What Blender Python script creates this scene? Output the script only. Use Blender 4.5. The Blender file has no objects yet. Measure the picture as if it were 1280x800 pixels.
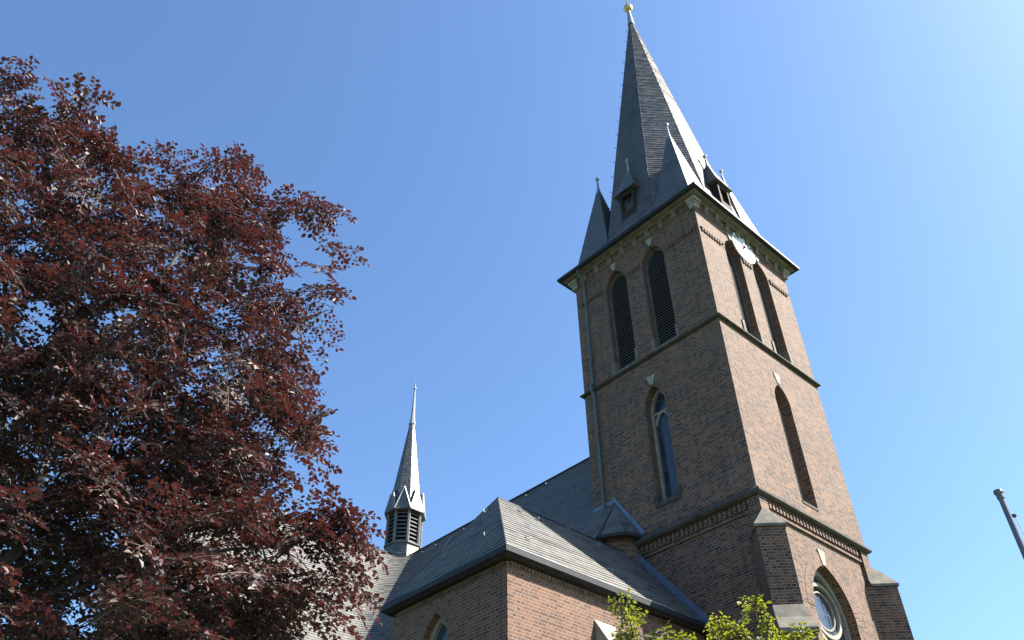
import bpy, bmesh, math, random
from mathutils import Vector, Matrix
from mathutils.geometry import tessellate_polygon

# ------------------------------------------------------------------ camera, sky, sun, exposure
scene = bpy.context.scene
R = math.radians
cam_d = bpy.data.cameras.new('camera')
cam = bpy.data.objects.new('camera', cam_d)
scene.collection.objects.link(cam)
scene.camera = cam
cam_d.sensor_width = 36.0
cam_d.lens = 36.0 * 1063.33 / 1280.0
cam_d.clip_start = 0.05
cam_d.clip_end = 2000.0
cr = Vector((0.99987675, 0.01018284, -0.01194967))
cu = Vector((0.01569984, -0.64851526, 0.76103973))
cf = Vector((0.0, 0.76113354, 0.6485952))
m = Matrix((cr, cu, -cf)).transposed().to_4x4()
m.translation = Vector((0, 0, 1.6))
cam.matrix_world = m

YAW_A = math.atan2(0.68342913, 0.73001687)       # church x axis (along the west front)
SUN_REL, SUN_EL = R(46.3), R(44.5)
dA = Vector((0.73001687, 0.68342913, 0)); dB = Vector((-0.68342913, 0.73001687, 0))
sun_h = dA * math.sin(SUN_REL) - dB * math.cos(SUN_REL)
sun_dir = sun_h * math.cos(SUN_EL) + Vector((0, 0, math.sin(SUN_EL)))

world = bpy.data.worlds.new('World')
scene.world = world
world.use_nodes = True
nt = world.node_tree
nt.nodes.clear()
w_out = nt.nodes.new('ShaderNodeOutputWorld')
w_bg = nt.nodes.new('ShaderNodeBackground')
sky = nt.nodes.new('ShaderNodeTexSky')
sky.sky_type = 'NISHITA'
sky.sun_disc = False
sky.sun_elevation = SUN_EL
sky.sun_rotation = math.atan2(sun_dir.x, sun_dir.y)
sky.altitude = 60.0
sky.air_density = 1.0
sky.dust_density = 1.25
sky.ozone_density = 2.5
w_bg.inputs['Strength'].default_value = 0.067
wb = nt.nodes.new('ShaderNodeMix')                # camera white balance on the whole sky
wb.data_type, wb.blend_type = 'RGBA', 'MULTIPLY'
wb.inputs[0].default_value = 1.0
wb.inputs[7].default_value = (0.78, 0.96, 1.10, 1)
nt.links.new(sky.outputs[0], wb.inputs[6])
nt.links.new(wb.outputs[2], w_bg.inputs[0])
nt.links.new(w_bg.outputs[0], w_out.inputs[0])

sun_l = bpy.data.lights.new('sun', 'SUN')
sun_l.energy = 4.6
sun_l.angle = R(0.53)
sun_l.color = (1.0, 0.93, 0.82)
sun_o = bpy.data.objects.new('sun', sun_l)
scene.collection.objects.link(sun_o)
sun_o.rotation_euler = sun_dir.to_track_quat('Z', 'Y').to_euler()
sun_o.location = (20, 0, 40)

scene.view_settings.view_transform = 'Standard'
scene.view_settings.look = 'None'
scene.view_settings.gamma = 1.0
scene.view_settings.exposure = 1.95
scene.view_settings.use_curve_mapping = False

rng = random.Random(11)
COL = scene.collection
EYE = 1.6


# ------------------------------------------------------------------ materials
class NT:
    def __init__(self, name):
        self.m = bpy.data.materials.new(name)
        self.m.use_nodes = True
        self.t = self.m.node_tree
        self.t.nodes.clear()
        self.out = self.n('ShaderNodeOutputMaterial')

    def n(self, kind, **kw):
        nd = self.t.nodes.new(kind)
        for k, v in kw.items():
            setattr(nd, k, v)
        return nd

    def l(self, a, b):
        self.t.links.new(a, b)

    def uv(self, sx=1, sy=1, ox=0, oy=0):
        u = self.n('ShaderNodeUVMap')
        mp = self.n('ShaderNodeMapping')
        mp.inputs['Scale'].default_value = (sx, sy, 1)
        mp.inputs['Location'].default_value = (ox, oy, 0)
        self.l(u.outputs[0], mp.inputs[0])
        return mp.outputs[0]

    def obj(self, s=1.0):
        c = self.n('ShaderNodeTexCoord')
        mp = self.n('ShaderNodeMapping')
        mp.inputs['Scale'].default_value = (s, s, s)
        self.l(c.outputs['Object'], mp.inputs[0])
        return mp.outputs[0]

    def noise(self, vec, scale, detail=4, rough=.6):
        x = self.n('ShaderNodeTexNoise')
        x.inputs['Scale'].default_value = scale
        x.inputs['Detail'].default_value = detail
        x.inputs['Roughness'].default_value = rough
        if vec is not None:
            self.l(vec, x.inputs['Vector'])
        return x.outputs['Fac']

    def ramp(self, fac, stops):
        r = self.n('ShaderNodeValToRGB')
        e = r.color_ramp.elements
        while len(e) < len(stops):
            e.new(.5)
        for el, (p, c) in zip(e, stops):
            el.position = p
            el.color = (*c, 1) if len(c) == 3 else c
        self.l(fac, r.inputs[0])
        return r.outputs[0]

    def mix(self, fac, a, b, mode='MIX'):
        x = self.n('ShaderNodeMix', data_type='RGBA', blend_type=mode)
        for sock, v in ((x.inputs[0], fac), (x.inputs[6], a), (x.inputs[7], b)):
            if hasattr(v, 'links'):
                self.l(v, sock)
            elif isinstance(v, (int, float)):
                sock.default_value = v
            else:
                sock.default_value = (*v, 1)
        return x.outputs[2]

    def maths(self, op, a, b=None):
        x = self.n('ShaderNodeMath', operation=op)
        for sock, v in ((x.inputs[0], a), (x.inputs[1], b)):
            if v is None:
                continue
            if hasattr(v, 'links'):
                self.l(v, sock)
            else:
                sock.default_value = v
        return x.outputs[0]

    def bump(self, h, strength, dist):
        b = self.n('ShaderNodeBump')
        b.inputs['Strength'].default_value = strength
        b.inputs['Distance'].default_value = dist
        self.l(h, b.inputs['Height'])
        return b.outputs[0]

    def principled(self, color, rough=.8, metal=0., spec=.5, normal=None):
        p = self.n('ShaderNodeBsdfPrincipled')
        for key, v in (('Base Color', color), ('Roughness', rough), ('Metallic', metal)):
            if hasattr(v, 'links'):
                self.l(v, p.inputs[key])
            else:
                p.inputs[key].default_value = (*v, 1) if key == 'Base Color' else v
        p.inputs['Specular IOR Level'].default_value = spec
        if normal is not None:
            self.l(normal, p.inputs['Normal'])
        self.l(p.outputs[0], self.out.inputs[0])
        return p


def brick_mat(name, c_lo, c_hi, c_odd, mortar, soot=.35):
    t = NT(name)
    uv = t.uv()
    # slightly wobbling courses
    wob = t.n('ShaderNodeTexNoise')
    wob.inputs['Scale'].default_value = 1.3
    t.l(uv, wob.inputs['Vector'])
    vm = t.n('ShaderNodeVectorMath', operation='MULTIPLY_ADD')
    t.l(wob.outputs['Color'], vm.inputs[0])
    vm.inputs[1].default_value = (.012, .012, 0)
    t.l(uv, vm.inputs[2])
    b = t.n('ShaderNodeTexBrick', offset=.5, squash=.5, squash_frequency=2)
    b.inputs['Scale'].default_value = 1.0
    b.inputs['Brick Width'].default_value = .25
    b.inputs['Row Height'].default_value = .078
    b.inputs['Mortar Size'].default_value = .0088
    b.inputs['Mortar Smooth'].default_value = .15
    b.inputs['Bias'].default_value = 0.0
    b.inputs['Color1'].default_value = (0, 0, 0, 1)
    b.inputs['Color2'].default_value = (1, 1, 1, 1)
    b.inputs['Mortar'].default_value = (.5, .5, .5, 1)
    t.l(vm.outputs[0], b.inputs['Vector'])
    per = t.ramp(b.outputs['Color'], [(0.0, c_lo), (.3, c_odd), (.6, c_hi), (.85, c_odd), (1.0, c_lo)])
    big = t.noise(t.obj(), .55, 5, .65)
    fine = t.noise(uv, 26, 3, .7)
    col = t.mix(t.maths('MULTIPLY', fine, .5), per, t.mix(.5, per, (.03, .022, .02)))
    mort = t.mix(fine, mortar, tuple(x * .6 for x in mortar))
    col = t.mix(b.outputs['Fac'], col, mort)
    stain = t.ramp(big, [(.38, (0, 0, 0)), (.72, (1, 1, 1))])
    col = t.mix(t.maths('MULTIPLY', stain, soot), col, t.mix(.6, col, (.05, .04, .037)))
    run = t.noise(t.uv(2.6, .16), 1.0, 5, .7)                      # rain streaks
    col = t.mix(t.ramp(run, [(.52, (0, 0, 0)), (.76, (.75, .75, .75))]), col, t.mix(.55, col, (.035, .03, .028)))
    pale = t.noise(t.uv(.9, .55, 7, 3), 1.0, 4, .6)                # paler, limey areas
    col = t.mix(t.ramp(pale, [(.56, (0, 0, 0)), (.8, (.2, .2, .2))]), col, (.30, .25, .21))
    h = t.maths('SUBTRACT', t.maths('MULTIPLY', fine, .4), b.outputs['Fac'])
    t.principled(col, .85, 0, .35, t.bump(h, .6, .012))
    return t.m


def slate_mat(name, dark, light, warm, rough=.42, spec=.8, rel=.35):
    t = NT(name)
    uv = t.uv()
    b = t.n('ShaderNodeTexBrick', offset=.5)
    b.inputs['Scale'].default_value = 1.0
    b.inputs['Brick Width'].default_value = .23
    b.inputs['Row Height'].default_value = .15
    b.inputs['Mortar Size'].default_value = .004
    b.inputs['Mortar Smooth'].default_value = .3
    b.inputs['Color1'].default_value = (0, 0, 0, 1)
    b.inputs['Color2'].default_value = (1, 1, 1, 1)
    b.inputs['Mortar'].default_value = (.2, .2, .2, 1)
    t.l(uv, b.inputs['Vector'])
    n1 = t.noise(t.obj(), 1.1, 5, .65)
    n2 = t.noise(uv, 14, 4, .7)
    col = t.ramp(b.outputs['Color'], [(0, dark), (.55, light), (1, tuple((x + y) / 2 for x, y in zip(dark, light)))])
    col = t.mix(t.ramp(n1, [(.40, (0, 0, 0)), (.66, (1, 1, 1))]), col, t.mix(.6, col, warm))
    spot = t.noise(t.obj(), 9, 3, .7)
    col = t.mix(t.ramp(spot, [(.62, (0, 0, 0)), (.70, (.6, .6, .6))]), col, tuple(x * 1.5 for x in warm))
    col = t.mix(t.maths('MULTIPLY', n2, .3), col, dark)
    col = t.mix(t.maths('MULTIPLY', b.outputs['Fac'], .7), col, (.02, .02, .022))
    ro = t.n('ShaderNodeMapRange')
    t.l(t.mix(.5, b.outputs['Color'], n2), ro.inputs[0])
    ro.inputs[3].default_value = rough - .08
    ro.inputs[4].default_value = rough + .28
    h = t.maths('ADD', t.maths('MULTIPLY', b.outputs['Color'], .5), t.maths('MULTIPLY', n2, .5))
    t.principled(col, ro.outputs[0], 0, spec, t.bump(h, rel, .006 if rel < .5 else .014))
    return t.m


def plain_mat(name, c1, c2, scale=6., rough=.7, metal=0., spec=.5, bump=.0, streak=False):
    t = NT(name)
    o = t.obj()
    if streak:
        mp = t.n('ShaderNodeMapping')
        mp.inputs['Scale'].default_value = (1, 1, .18)
        t.l(o, mp.inputs[0])
        o = mp.outputs[0]
    n = t.noise(o, scale, 6, .65)
    col = t.ramp(n, [(.3, c1), (.68, c2)])
    nm = t.bump(t.noise(o, scale * 5, 4, .6), bump, .01) if bump else None
    t.principled(col, rough, metal, spec, nm)
    return t.m


def glass_mat():
    t = NT('leaded_glass')
    uv = t.uv()
    b = t.n('ShaderNodeTexBrick', offset=0.0)
    b.inputs['Scale'].default_value = 1
    b.inputs['Brick Width'].default_value = .16
    b.inputs['Row Height'].default_value = .42
    b.inputs['Mortar Size'].default_value = .009
    b.inputs['Color1'].default_value = (.012, .02, .04, 1)
    b.inputs['Color2'].default_value = (.03, .05, .085, 1)
    b.inputs['Mortar'].default_value = (.03, .03, .032, 1)
    t.l(uv, b.inputs['Vector'])
    ro = t.mix(b.outputs['Fac'], (.12, .12, .12), (.6, .6, .6))
    p = t.principled(b.outputs['Color'], ro, 0, .6, t.bump(t.noise(uv, 5, 2), .25, .02))
    return t.m


def leaf_mat(name, cols, trans, tmix, rough=.38):
    t = NT(name)
    g = t.n('ShaderNodeNewGeometry')
    col = t.ramp(g.outputs['Random Per Island'], [(i / (len(cols) - 1), c) for i, c in enumerate(cols)])
    clump = t.noise(t.obj(), .8, 2)
    col = t.mix(t.ramp(clump, [(.35, (0, 0, 0)), (.7, (.6, .6, .6))]), col, cols[0])
    p = t.n('ShaderNodeBsdfPrincipled')
    t.l(col, p.inputs['Base Color'])
    p.inputs['Roughness'].default_value = rough
    p.inputs['Specular IOR Level'].default_value = .5
    tr = t.n('ShaderNodeBsdfTranslucent')
    tr.inputs['Color'].default_value = (*trans, 1)
    mx = t.n('ShaderNodeMixShader')
    mx.inputs[0].default_value = tmix
    t.l(p.outputs[0], mx.inputs[1])
    t.l(tr.outputs[0], mx.inputs[2])
    t.l(mx.outputs[0], t.out.inputs[0])
    return t.m


M = {}
M['brick'] = brick_mat('tower_brick', (.036, .020, .018), (.200, .100, .052), (.110, .054, .038), (.285, .23, .17), .45)
M['brick_red'] = brick_mat('chapel_brick', (.080, .034, .025), (.200, .092, .050), (.14, .062, .039), (.27, .22, .165), .24)
M['slate'] = slate_mat('roof_slate', (.032, .034, .036), (.125, .124, .116), (.145, .135, .108), .57, .7)
M['slate_spire'] = slate_mat('spire_slate', (.020, .022, .026), (.086, .087, .090), (.13, .122, .10), .42, .8, .85)
M['stone'] = plain_mat('weathered_stone', (.08, .075, .06), (.19, .175, .14), 3.5, .85, 0, .3, .4)
M['stone_pale'] = plain_mat('pale_stone', (.21, .19, .155), (.34, .315, .26), 4, .8, 0, .3, .3)
M['stone_dark'] = plain_mat('sooty_stone', (.035, .032, .028), (.085, .076, .064), 3, .85, 0, .3, .4)
M['zinc'] = plain_mat('zinc_sheet', (.09, .12, .17), (.15, .19, .25), 5, .45, .4, .5, .1)
M['gutter'] = plain_mat('dark_gutter_metal', (.010, .012, .017), (.026, .028, .036), 4, .65, 0, .3)
M['rim'] = plain_mat('zinc_rim', (.3, .3, .3), (.42, .40, .39), 8, .35, .4, .5)
M['soffit'] = plain_mat('tarred_and_shaded_boards', (.016, .013, .012), (.04, .032, .028), 5, .8, 0, .2, .2)
M['copper'] = plain_mat('verdigris_copper', (.055, .085, .095), (.11, .15, .155), 6, .6, .2, .4, .1, True)
M['louvre'] = plain_mat('louvre_boards', (.032, .036, .044), (.085, .09, .10), 5, .7, 0, .3, .2)
M['louvre_pale'] = plain_mat('pale_louvre_boards', (.075, .078, .085), (.17, .165, .155), 5, .7, 0, .3, .2)  # lighter board tone, the same on all louvres and frames
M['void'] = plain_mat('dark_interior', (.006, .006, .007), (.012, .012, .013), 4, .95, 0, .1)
M['glass'] = glass_mat()
M['enamel'] = plain_mat('white_enamel', (.70, .70, .68), (.80, .80, .78), 3, .4)
M['black'] = plain_mat('black_paint', (.012, .012, .012), (.025, .025, .025), 4, .5)
M['gold'] = plain_mat('gilded_copper', (.52, .33, .12), (.78, .55, .25), 6, .35, .75)
M['lead'] = plain_mat('lead_sheet', (.18, .20, .22), (.32, .34, .36), 6, .45, .35, .5, .1)
M['iron'] = plain_mat('dark_iron', (.03, .03, .035), (.07, .07, .08), 8, .5, .5)
M['pole'] = plain_mat('grey_pole_paint', (.075, .085, .10), (.12, .13, .145), 5, .4, .3)
M['rope'] = plain_mat('pale_rope', (.45, .44, .40), (.6, .58, .52), 20, .9)
M['bark'] = plain_mat('beech_bark', (.045, .038, .034), (.14, .125, .11), 7, .85, 0, .3, .5, True)
M['leaf_red'] = leaf_mat('copper_beech_leaf', [(.014, .008, .010), (.040, .019, .019), (.064, .030, .026), (.044, .029, .021), (.120, .074, .058)], (.10, .020, .016), .25, .54)
M['leaf_green'] = leaf_mat('fresh_green_leaf', [(.04, .062, .006), (.075, .10, .008), (.105, .125, .010), (.055, .085, .009)], (.25, .28, .015), .45, .5)
M['leaf_dark'] = leaf_mat('green_tree_leaf', [(.03, .07, .012), (.05, .10, .018), (.065, .13, .02)], (.22, .40, .04), .4, .42)
M['grass'] = plain_mat('lawn', (.028, .05, .012), (.06, .09, .022), 1.2, .95, 0, .2, .3)
M['paving'] = plain_mat('grey_paving', (.10, .10, .095), (.18, .175, .165), 2, .9, 0, .3, .3)


# ------------------------------------------------------------------ mesh builder
class MB:
    """collects faces; every face gets its own planar UV in metres. z is given from eye level."""

    def __init__(self, e=EYE):
        self.v, self.f, self.uv, self.mi, self.e = [], [], [], [], e

    def face(self, pts, uvs=None, mi=0):
        pts = [Vector(p) for p in pts]
        n = Vector((0, 0, 0))
        for i in range(len(pts)):
            n += pts[i].cross(pts[(i + 1) % len(pts)])
        if n.length < 1e-9:
            return
        n.normalize()
        if uvs is None:
            if abs(n.z) > .97:
                uvs = [(p.x, p.y) for p in pts]
            else:
                t = Vector((-n.y, n.x, 0)).normalized()
                s = n.cross(t)
                uvs = [(p.dot(t), p.dot(s)) for p in pts]
        b = len(self.v)
        self.v += [(p.x, p.y, p.z + self.e) for p in pts]
        self.f.append(tuple(range(b, b + len(pts))))
        self.uv += uvs
        self.mi.append(mi)

    def box(self, a0, a1, b0, b1, z0, z1, mi=0):
        P = lambda i, j, k: ((a0, a1)[i], (b0, b1)[j], (z0, z1)[k])
        for q in (((0, 0, 0), (0, 1, 0), (1, 1, 0), (1, 0, 0)), ((0, 0, 1), (1, 0, 1), (1, 1, 1), (0, 1, 1)),
                  ((0, 0, 0), (1, 0, 0), (1, 0, 1), (0, 0, 1)), ((1, 0, 0), (1, 1, 0), (1, 1, 1), (1, 0, 1)),
                  ((1, 1, 0), (0, 1, 0), (0, 1, 1), (1, 1, 1)), ((0, 1, 0), (0, 0, 0), (0, 0, 1), (0, 1, 1))):
            self.face([P(*c) for c in q], mi=mi)

    def hull8(self, bot, top, mi=0):
        """solid between two loops of equal length (counter-clockwise from above)"""
        n = len(bot)
        self.face(list(reversed(bot)), mi=mi)
        self.face(list(top), mi=mi)
        for i in range(n):
            j = (i + 1) % n
            self.face([bot[i], bot[j], top[j], top[i]], mi=mi)

    def tube(self, pts, radii, sides=6, mi=0, cap=True):
        pts = [Vector(p) for p in pts]
        if not hasattr(radii, '__len__'):
            radii = [radii] * len(pts)
        rings = []
        ref = None
        for i, p in enumerate(pts):
            d = (pts[min(i + 1, len(pts) - 1)] - pts[max(i - 1, 0)]).normalized()
            if ref is None:
                ref = Vector((1, 0, 0)) if abs(d.x) < .8 else Vector((0, 1, 0))
            u = d.cross(ref).normalized()
            w = d.cross(u)
            ref = -w if False else ref
            rings.append([p + (u * math.cos(2 * math.pi * k / sides) + w * math.sin(2 * math.pi * k / sides)) * radii[i] for k in range(sides)])
        for i in range(len(rings) - 1):
            for k in range(sides):
                k2 = (k + 1) % sides
                self.face([rings[i][k], rings[i][k2], rings[i + 1][k2], rings[i + 1][k]], mi=mi)
        if cap:
            self.face(list(reversed(rings[0])), mi=mi)
            self.face(rings[-1], mi=mi)

    def ball(self, c, r, nu=12, nv=8, mi=0):
        c = Vector(c)
        P = lambda i, j: c + Vector((math.cos(2 * math.pi * i / nu) * math.sin(math.pi * j / nv), math.sin(2 * math.pi * i / nu) * math.sin(math.pi * j / nv), math.cos(math.pi * j / nv))) * r
        for j in range(nv):
            for i in range(nu):
                q = [P(i, j), P(i, j + 1), P(i + 1, j + 1), P(i + 1, j)]
                if j == 0:
                    q = [q[0], q[1], q[2]]
                elif j == nv - 1:
                    q = [q[0], q[1], q[3]]
                self.face(q, mi=mi)

    def poly(self, to3, outer, holes=(), out=None, mi=0):
        """flat wall with holes; to3 maps (u, z) to a point, out is the outward direction"""
        loops = [[Vector((x, y, 0)) for x, y in lp] for lp in (outer, *holes)]
        flat = [p for lp in loops for p in lp]
        for tri in tessellate_polygon(loops):
            pts = [Vector(to3(flat[i].x, flat[i].y)) for i in tri]
            n = (pts[1] - pts[0]).cross(pts[2] - pts[0])
            if n.length < 1e-8:
                continue
            if n.dot(Vector(out)) < 0:
                pts.reverse()
            self.face(pts, mi=mi)

    def reveal(self, to3, loop, out, d0, d1, mi=0):
        """inner sides of an opening from depth d0 to d1 behind the wall"""
        out = Vector(out)
        n = len(loop)
        c = Vector((sum(p[0] for p in loop) / n, sum(p[1] for p in loop) / n))
        for i in range(n):
            p, q = loop[i], loop[(i + 1) % n]
            a, b = Vector(to3(*p)), Vector(to3(*q))
            pts = [a - out * d0, b - out * d0, b - out * d1, a - out * d1]
            nn = (pts[1] - pts[0]).cross(pts[2] - pts[0])
            cc = Vector(to3(*c)) - out * (d0 + d1) / 2
            if nn.dot(cc - pts[0]) < 0:
                pts.reverse()
            self.face(pts, mi=mi)

    def band(self, to3, inner, outer, out, lift, mi=0, thick=None, radial=False):
        """flat strip between two open or closed lines of equal length, standing proud by lift"""
        out = Vector(out)
        s = 0.0
        for i in range(len(inner) - 1):
            q = [inner[i], inner[i + 1], outer[i + 1], outer[i]]
            L = math.hypot(outer[i + 1][0] - outer[i][0], outer[i + 1][1] - outer[i][1])
            pts = [Vector(to3(*x)) + out * lift for x in q]
            w = math.hypot(outer[i][0] - inner[i][0], outer[i][1] - inner[i][1])
            uvs = [(0.003, s), (0.003, s + L), (w, s + L), (w, s)] if radial else None
            n = (pts[1] - pts[0]).cross(pts[2] - pts[0])
            if n.dot(out) < 0:
                pts.reverse()
                if uvs:
                    uvs.reverse()
            self.face(pts, uvs, mi=mi)
            if thick:
                for a, b in ((0, 1), (2, 3)):
                    x, y = Vector(to3(*q[a])), Vector(to3(*q[b]))
                    w4 = [x + out * lift, y + out * lift, y + out * (lift - thick), x + out * (lift - thick)]
                    nn = (w4[1] - w4[0]).cross(w4[2] - w4[0])
                    mid = sum((Vector(to3(*z)) for z in q), Vector()) / 4 + out * (lift - thick / 2)
                    if nn.dot(w4[0] - mid) < 0:
                        w4.reverse()
                    self.face(w4, mi=mi)
            s += L
        if thick and (inner[0] != inner[-1]):
            for k in (0, -1):
                x, y = Vector(to3(*inner[k])), Vector(to3(*outer[k]))
                self.face([x + out * lift, y + out * lift, y + out * (lift - thick), x + out * (lift - thick)], mi=mi)

    def sweep(self, path, prof, closed=False, mi=0, ends=True):
        """profile [(outward, z)] along a plan path; outward is to the right of the direction"""
        n = len(path)
        P = [Vector(p) for p in path]
        offs = []
        for i in range(n):
            dn = (P[(i + 1) % n] - P[i]).normalized() if (closed or i < n - 1) else None
            dp = (P[i] - P[i - 1]).normalized() if (closed or i > 0) else None
            dn = dn or dp
            dp = dp or dn
            n1, n2 = Vector((dp.y, -dp.x)), Vector((dn.y, -dn.x))
            b = n1 + n2
            offs.append(b / max(.2, b.dot(n1)))
        def pt(i, k):
            o, z = prof[k]
            q = P[i % n] + offs[i % n] * o
            return (q.x, q.y, z)
        for i in range(n if closed else n - 1):
            for k in range(len(prof) - 1):
                self.face([pt(i, k), pt(i + 1, k), pt(i + 1, k + 1), pt(i, k + 1)], mi=mi)
        if not closed and ends:
            self.face([pt(0, k) for k in range(len(prof))], mi=mi)
            self.face([pt(n - 1, k) for k in reversed(range(len(prof)))], mi=mi)

    def slates(self, poly, h=.15, t=.008, tilt=0., mi=0, seed=0):
        """lapped slate courses over a flat convex polygon (counter-clockwise from outside)"""
        r = random.Random(seed)
        poly = [Vector(p) for p in poly]
        n = Vector()
        for i in range(len(poly)):
            n += poly[i].cross(poly[(i + 1) % len(poly)])
        n.normalize()
        tv = Vector((-n.y, n.x, 0)).normalized()
        sv = n.cross(tv)
        if tilt:
            ca, sa = math.cos(R(tilt)), math.sin(R(tilt))
            tv, sv = tv * ca + sv * sa, sv * ca - tv * sa
        vs = [p.dot(sv) for p in poly]

        def clip(pts, lim, keep_above):
            out = []
            for i in range(len(pts)):
                a, b = pts[i], pts[(i + 1) % len(pts)]
                da, db = a.dot(sv) - lim, b.dot(sv) - lim
                if not keep_above:
                    da, db = -da, -db
                if da >= 0:
                    out.append(a)
                if (da > 0 > db) or (da < 0 < db):
                    out.append(a + (b - a) * (da / (da - db)))
            return out
        k0 = math.floor(min(vs) / h)
        k1 = math.ceil(max(vs) / h)
        for k in range(k0, k1):
            lo, hi = k * h, (k + 1) * h
            q = clip(clip(poly, lo, True), hi, False)
            if len(q) < 3:
                continue
            tt = t * r.uniform(.75, 1.25)
            qq = [p + n * (tt * (1 - (p.dot(sv) - lo) / h)) for p in q]
            self.face(qq, [(p.dot(tv), p.dot(sv)) for p in q], mi=mi)
            low = [p for p in q if abs(p.dot(sv) - lo) < 1e-5]
            if len(low) == 2:
                a, b = low
                if (b - a).dot(tv) < 0:
                    a, b = b, a
                self.face([a - n * .002, b - n * .002, b + n * tt, a + n * tt], [(a.dot(tv), lo - .01), (b.dot(tv), lo - .01), (b.dot(tv), lo), (a.dot(tv), lo)], mi=mi)

    def build(self, name, mats, parent=None, smooth=False):
        me = bpy.data.meshes.new(name)
        me.from_pydata(self.v, [], self.f)
        uvl = me.uv_layers.new(name='UVMap')
        uvl.data.foreach_set('uv', [c for uv in self.uv for c in uv])
        for mm in (mats if isinstance(mats, (list, tuple)) else [mats]):
            me.materials.append(mm)
        me.polygons.foreach_set('material_index', self.mi)
        if smooth:
            me.polygons.foreach_set('use_smooth', [True] * len(self.f))
        me.update()
        ob = bpy.data.objects.new(name, me)
        COL.objects.link(ob)
        if parent is not None:
            ob.parent = parent
        return ob


def thing(name, label, cat, loc=(0, 0, 0), rz=0., group=None):
    o = bpy.data.objects.new(name, None)
    COL.objects.link(o)
    o.location = loc
    o.rotation_euler = (0, 0, rz)
    o.empty_display_size = .5
    o['label'] = label
    o['category'] = cat
    if group:
        o['group'] = group
    return o


def arch(c, w, z0, zs, za, n=9):
    """pointed-arch outline: sill left, up, apex, down to sill right"""
    h = za - zs
    rad = (w * w + h * h) / (2 * w)
    cx = c - w + rad
    a1 = math.atan2(h, c - cx) if c != cx else math.pi / 2
    L = [(c - w, z0)]
    for i in range(n + 1):
        a = math.pi + (a1 - math.pi) * i / n
        L.append((cx + rad * math.cos(a), zs + rad * math.sin(a)))
    Rr = [(2 * c - x, z) for x, z in reversed(L[:-1])]
    return L + Rr


def arch_open(c, w, zs, za, n=9):
    return arch(c, w, zs, zs, za, n)[1:-1]


# ------------------------------------------------------------------ ground
g = MB(0)
g.face([(-900, -900, 0), (900, -900, 0), (900, 900, 0), (-900, 900, 0)])
o = g.build('ground', M['grass'])
o['kind'] = 'structure'
g = MB(0)
g.face([(-4, -30, .004), (30, -30, .004), (30, 11, .004), (-4, 11, .004)])
o = g.build('pavement', M['paving'])
o['kind'] = 'structure'

# ------------------------------------------------------------------ the church (local axes: x along the west front, y along the nave)
church = thing('church', 'brown brick church with a slate broach spire, west tower and slate roofed side chapel', 'church', (6.54724686, 20.50722456, 0), YAW_A)
W, WL = 5.625, 5.87
CA, CB = W / 2, WL / 2
west = lambda u, z: (u, 0, z)
north = lambda u, z: (0, u, z)
O_W, O_N = (0, -1, 0), (-1, 0, 0)
GZ = -EYE

bell_w = [arch(c, .475, 17.60, 21.55, 22.26) for c in (1.975, 3.68)]
bell_n = [arch(c, .49, 17.60, 21.50, 22.24) for c in (3.875, 2.10)]
slit_w = arch(2.81, .43, 11.85, 15.45, 16.18)
lancet_n = arch(2.92, .42, 12.25, 15.55, 16.38)
portal = arch(2.86, 1.03, 3.2, 8.62, 10.06, 14)
ZP = 11.20
wall = MB()
wall.poly(west, [(0, ZP), (W, ZP), (W, 23.0), (0, 23.0)], [*bell_w, slit_w], O_W)
wall.poly(north, [(0, ZP), (WL, ZP), (WL, 23.0), (0, 23.0)], [*bell_n, lancet_n], O_N)
for to3, out, L in ((west, O_W, W), (north, O_N, WL)):
    pa, pb = .40, L - .40
    wall.poly(to3, [(0, GZ), (pa, GZ), (pa, ZP), (0, ZP)], out=out)
    wall.poly(to3, [(pb, GZ), (L, GZ), (L, ZP), (pb, ZP)], out=out)
    inner = (lambda f, oo: (lambda u, z: tuple(Vector(f(u, z)) - Vector(oo) * .10)))(to3, out)
    rect = [(pa, GZ), (pb, GZ), (pb, ZP), (pa, ZP)]
    wall.poly(inner, rect, [portal] if to3 is west else (), out)
    wall.reveal(to3, rect, out, 0, .10)
    if to3 is west:
        wall.reveal(inner, portal, out, 0, .5)
for lp in bell_w:
    wall.reveal(west, lp, O_W, 0, .42)
for lp in bell_n:
    wall.reveal(north, lp, O_N, 0, .36)
wall.reveal(west, slit_w, O_W, 0, .5)
wall.reveal(north, lancet_n, O_N, 0, .42)
wall.poly(lambda u, z: (W, u, z), [(0, GZ), (WL, GZ), (WL, 23.0), (0, 23.0)], out=(1, 0, 0))
wall.poly(lambda u, z: (u, WL, z), [(0, GZ), (W, GZ), (W, 23.0), (0, 23.0)], out=(0, 1, 0))
# corbelled frieze under the cornice
RECT = [(0, 0), (W, 0), (W, WL), (0, WL)]
wall.sweep(RECT, [(0, 22.66), (.05, 22.70), (.05, 22.99)], True)
tower = wall.build('tower_wall', M['brick'], church)

# brick rings round the arches
for to3, out, c, w, zs, za, th, lift in ((west, O_W, 1.975, .475, 21.55, 22.26, .24, .006), (west, O_W, 3.68, .475, 21.55, 22.26, .24, .006),
                                         (north, O_N, 3.875, .49, 21.5, 22.24, .24, .006), (north, O_N, 2.10, .49, 21.5, 22.24, .24, .006),
                                         (west, O_W, 2.81, .43, 15.45, 16.18, .24, .006), (north, O_N, 2.92, .42, 15.55, 16.38, .26, .006),
                                         (west, O_W, 2.86, 1.03, 8.62, 10.06, .36, -.092)):
    rg = MB()
    rg.band(to3, arch_open(c, w, zs, za), arch_open(c, w + th, zs, za + th * 1.05), out, lift, radial=True, thick=.008)
    rg.build('arch_ring', M['brick'], tower)


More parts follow.
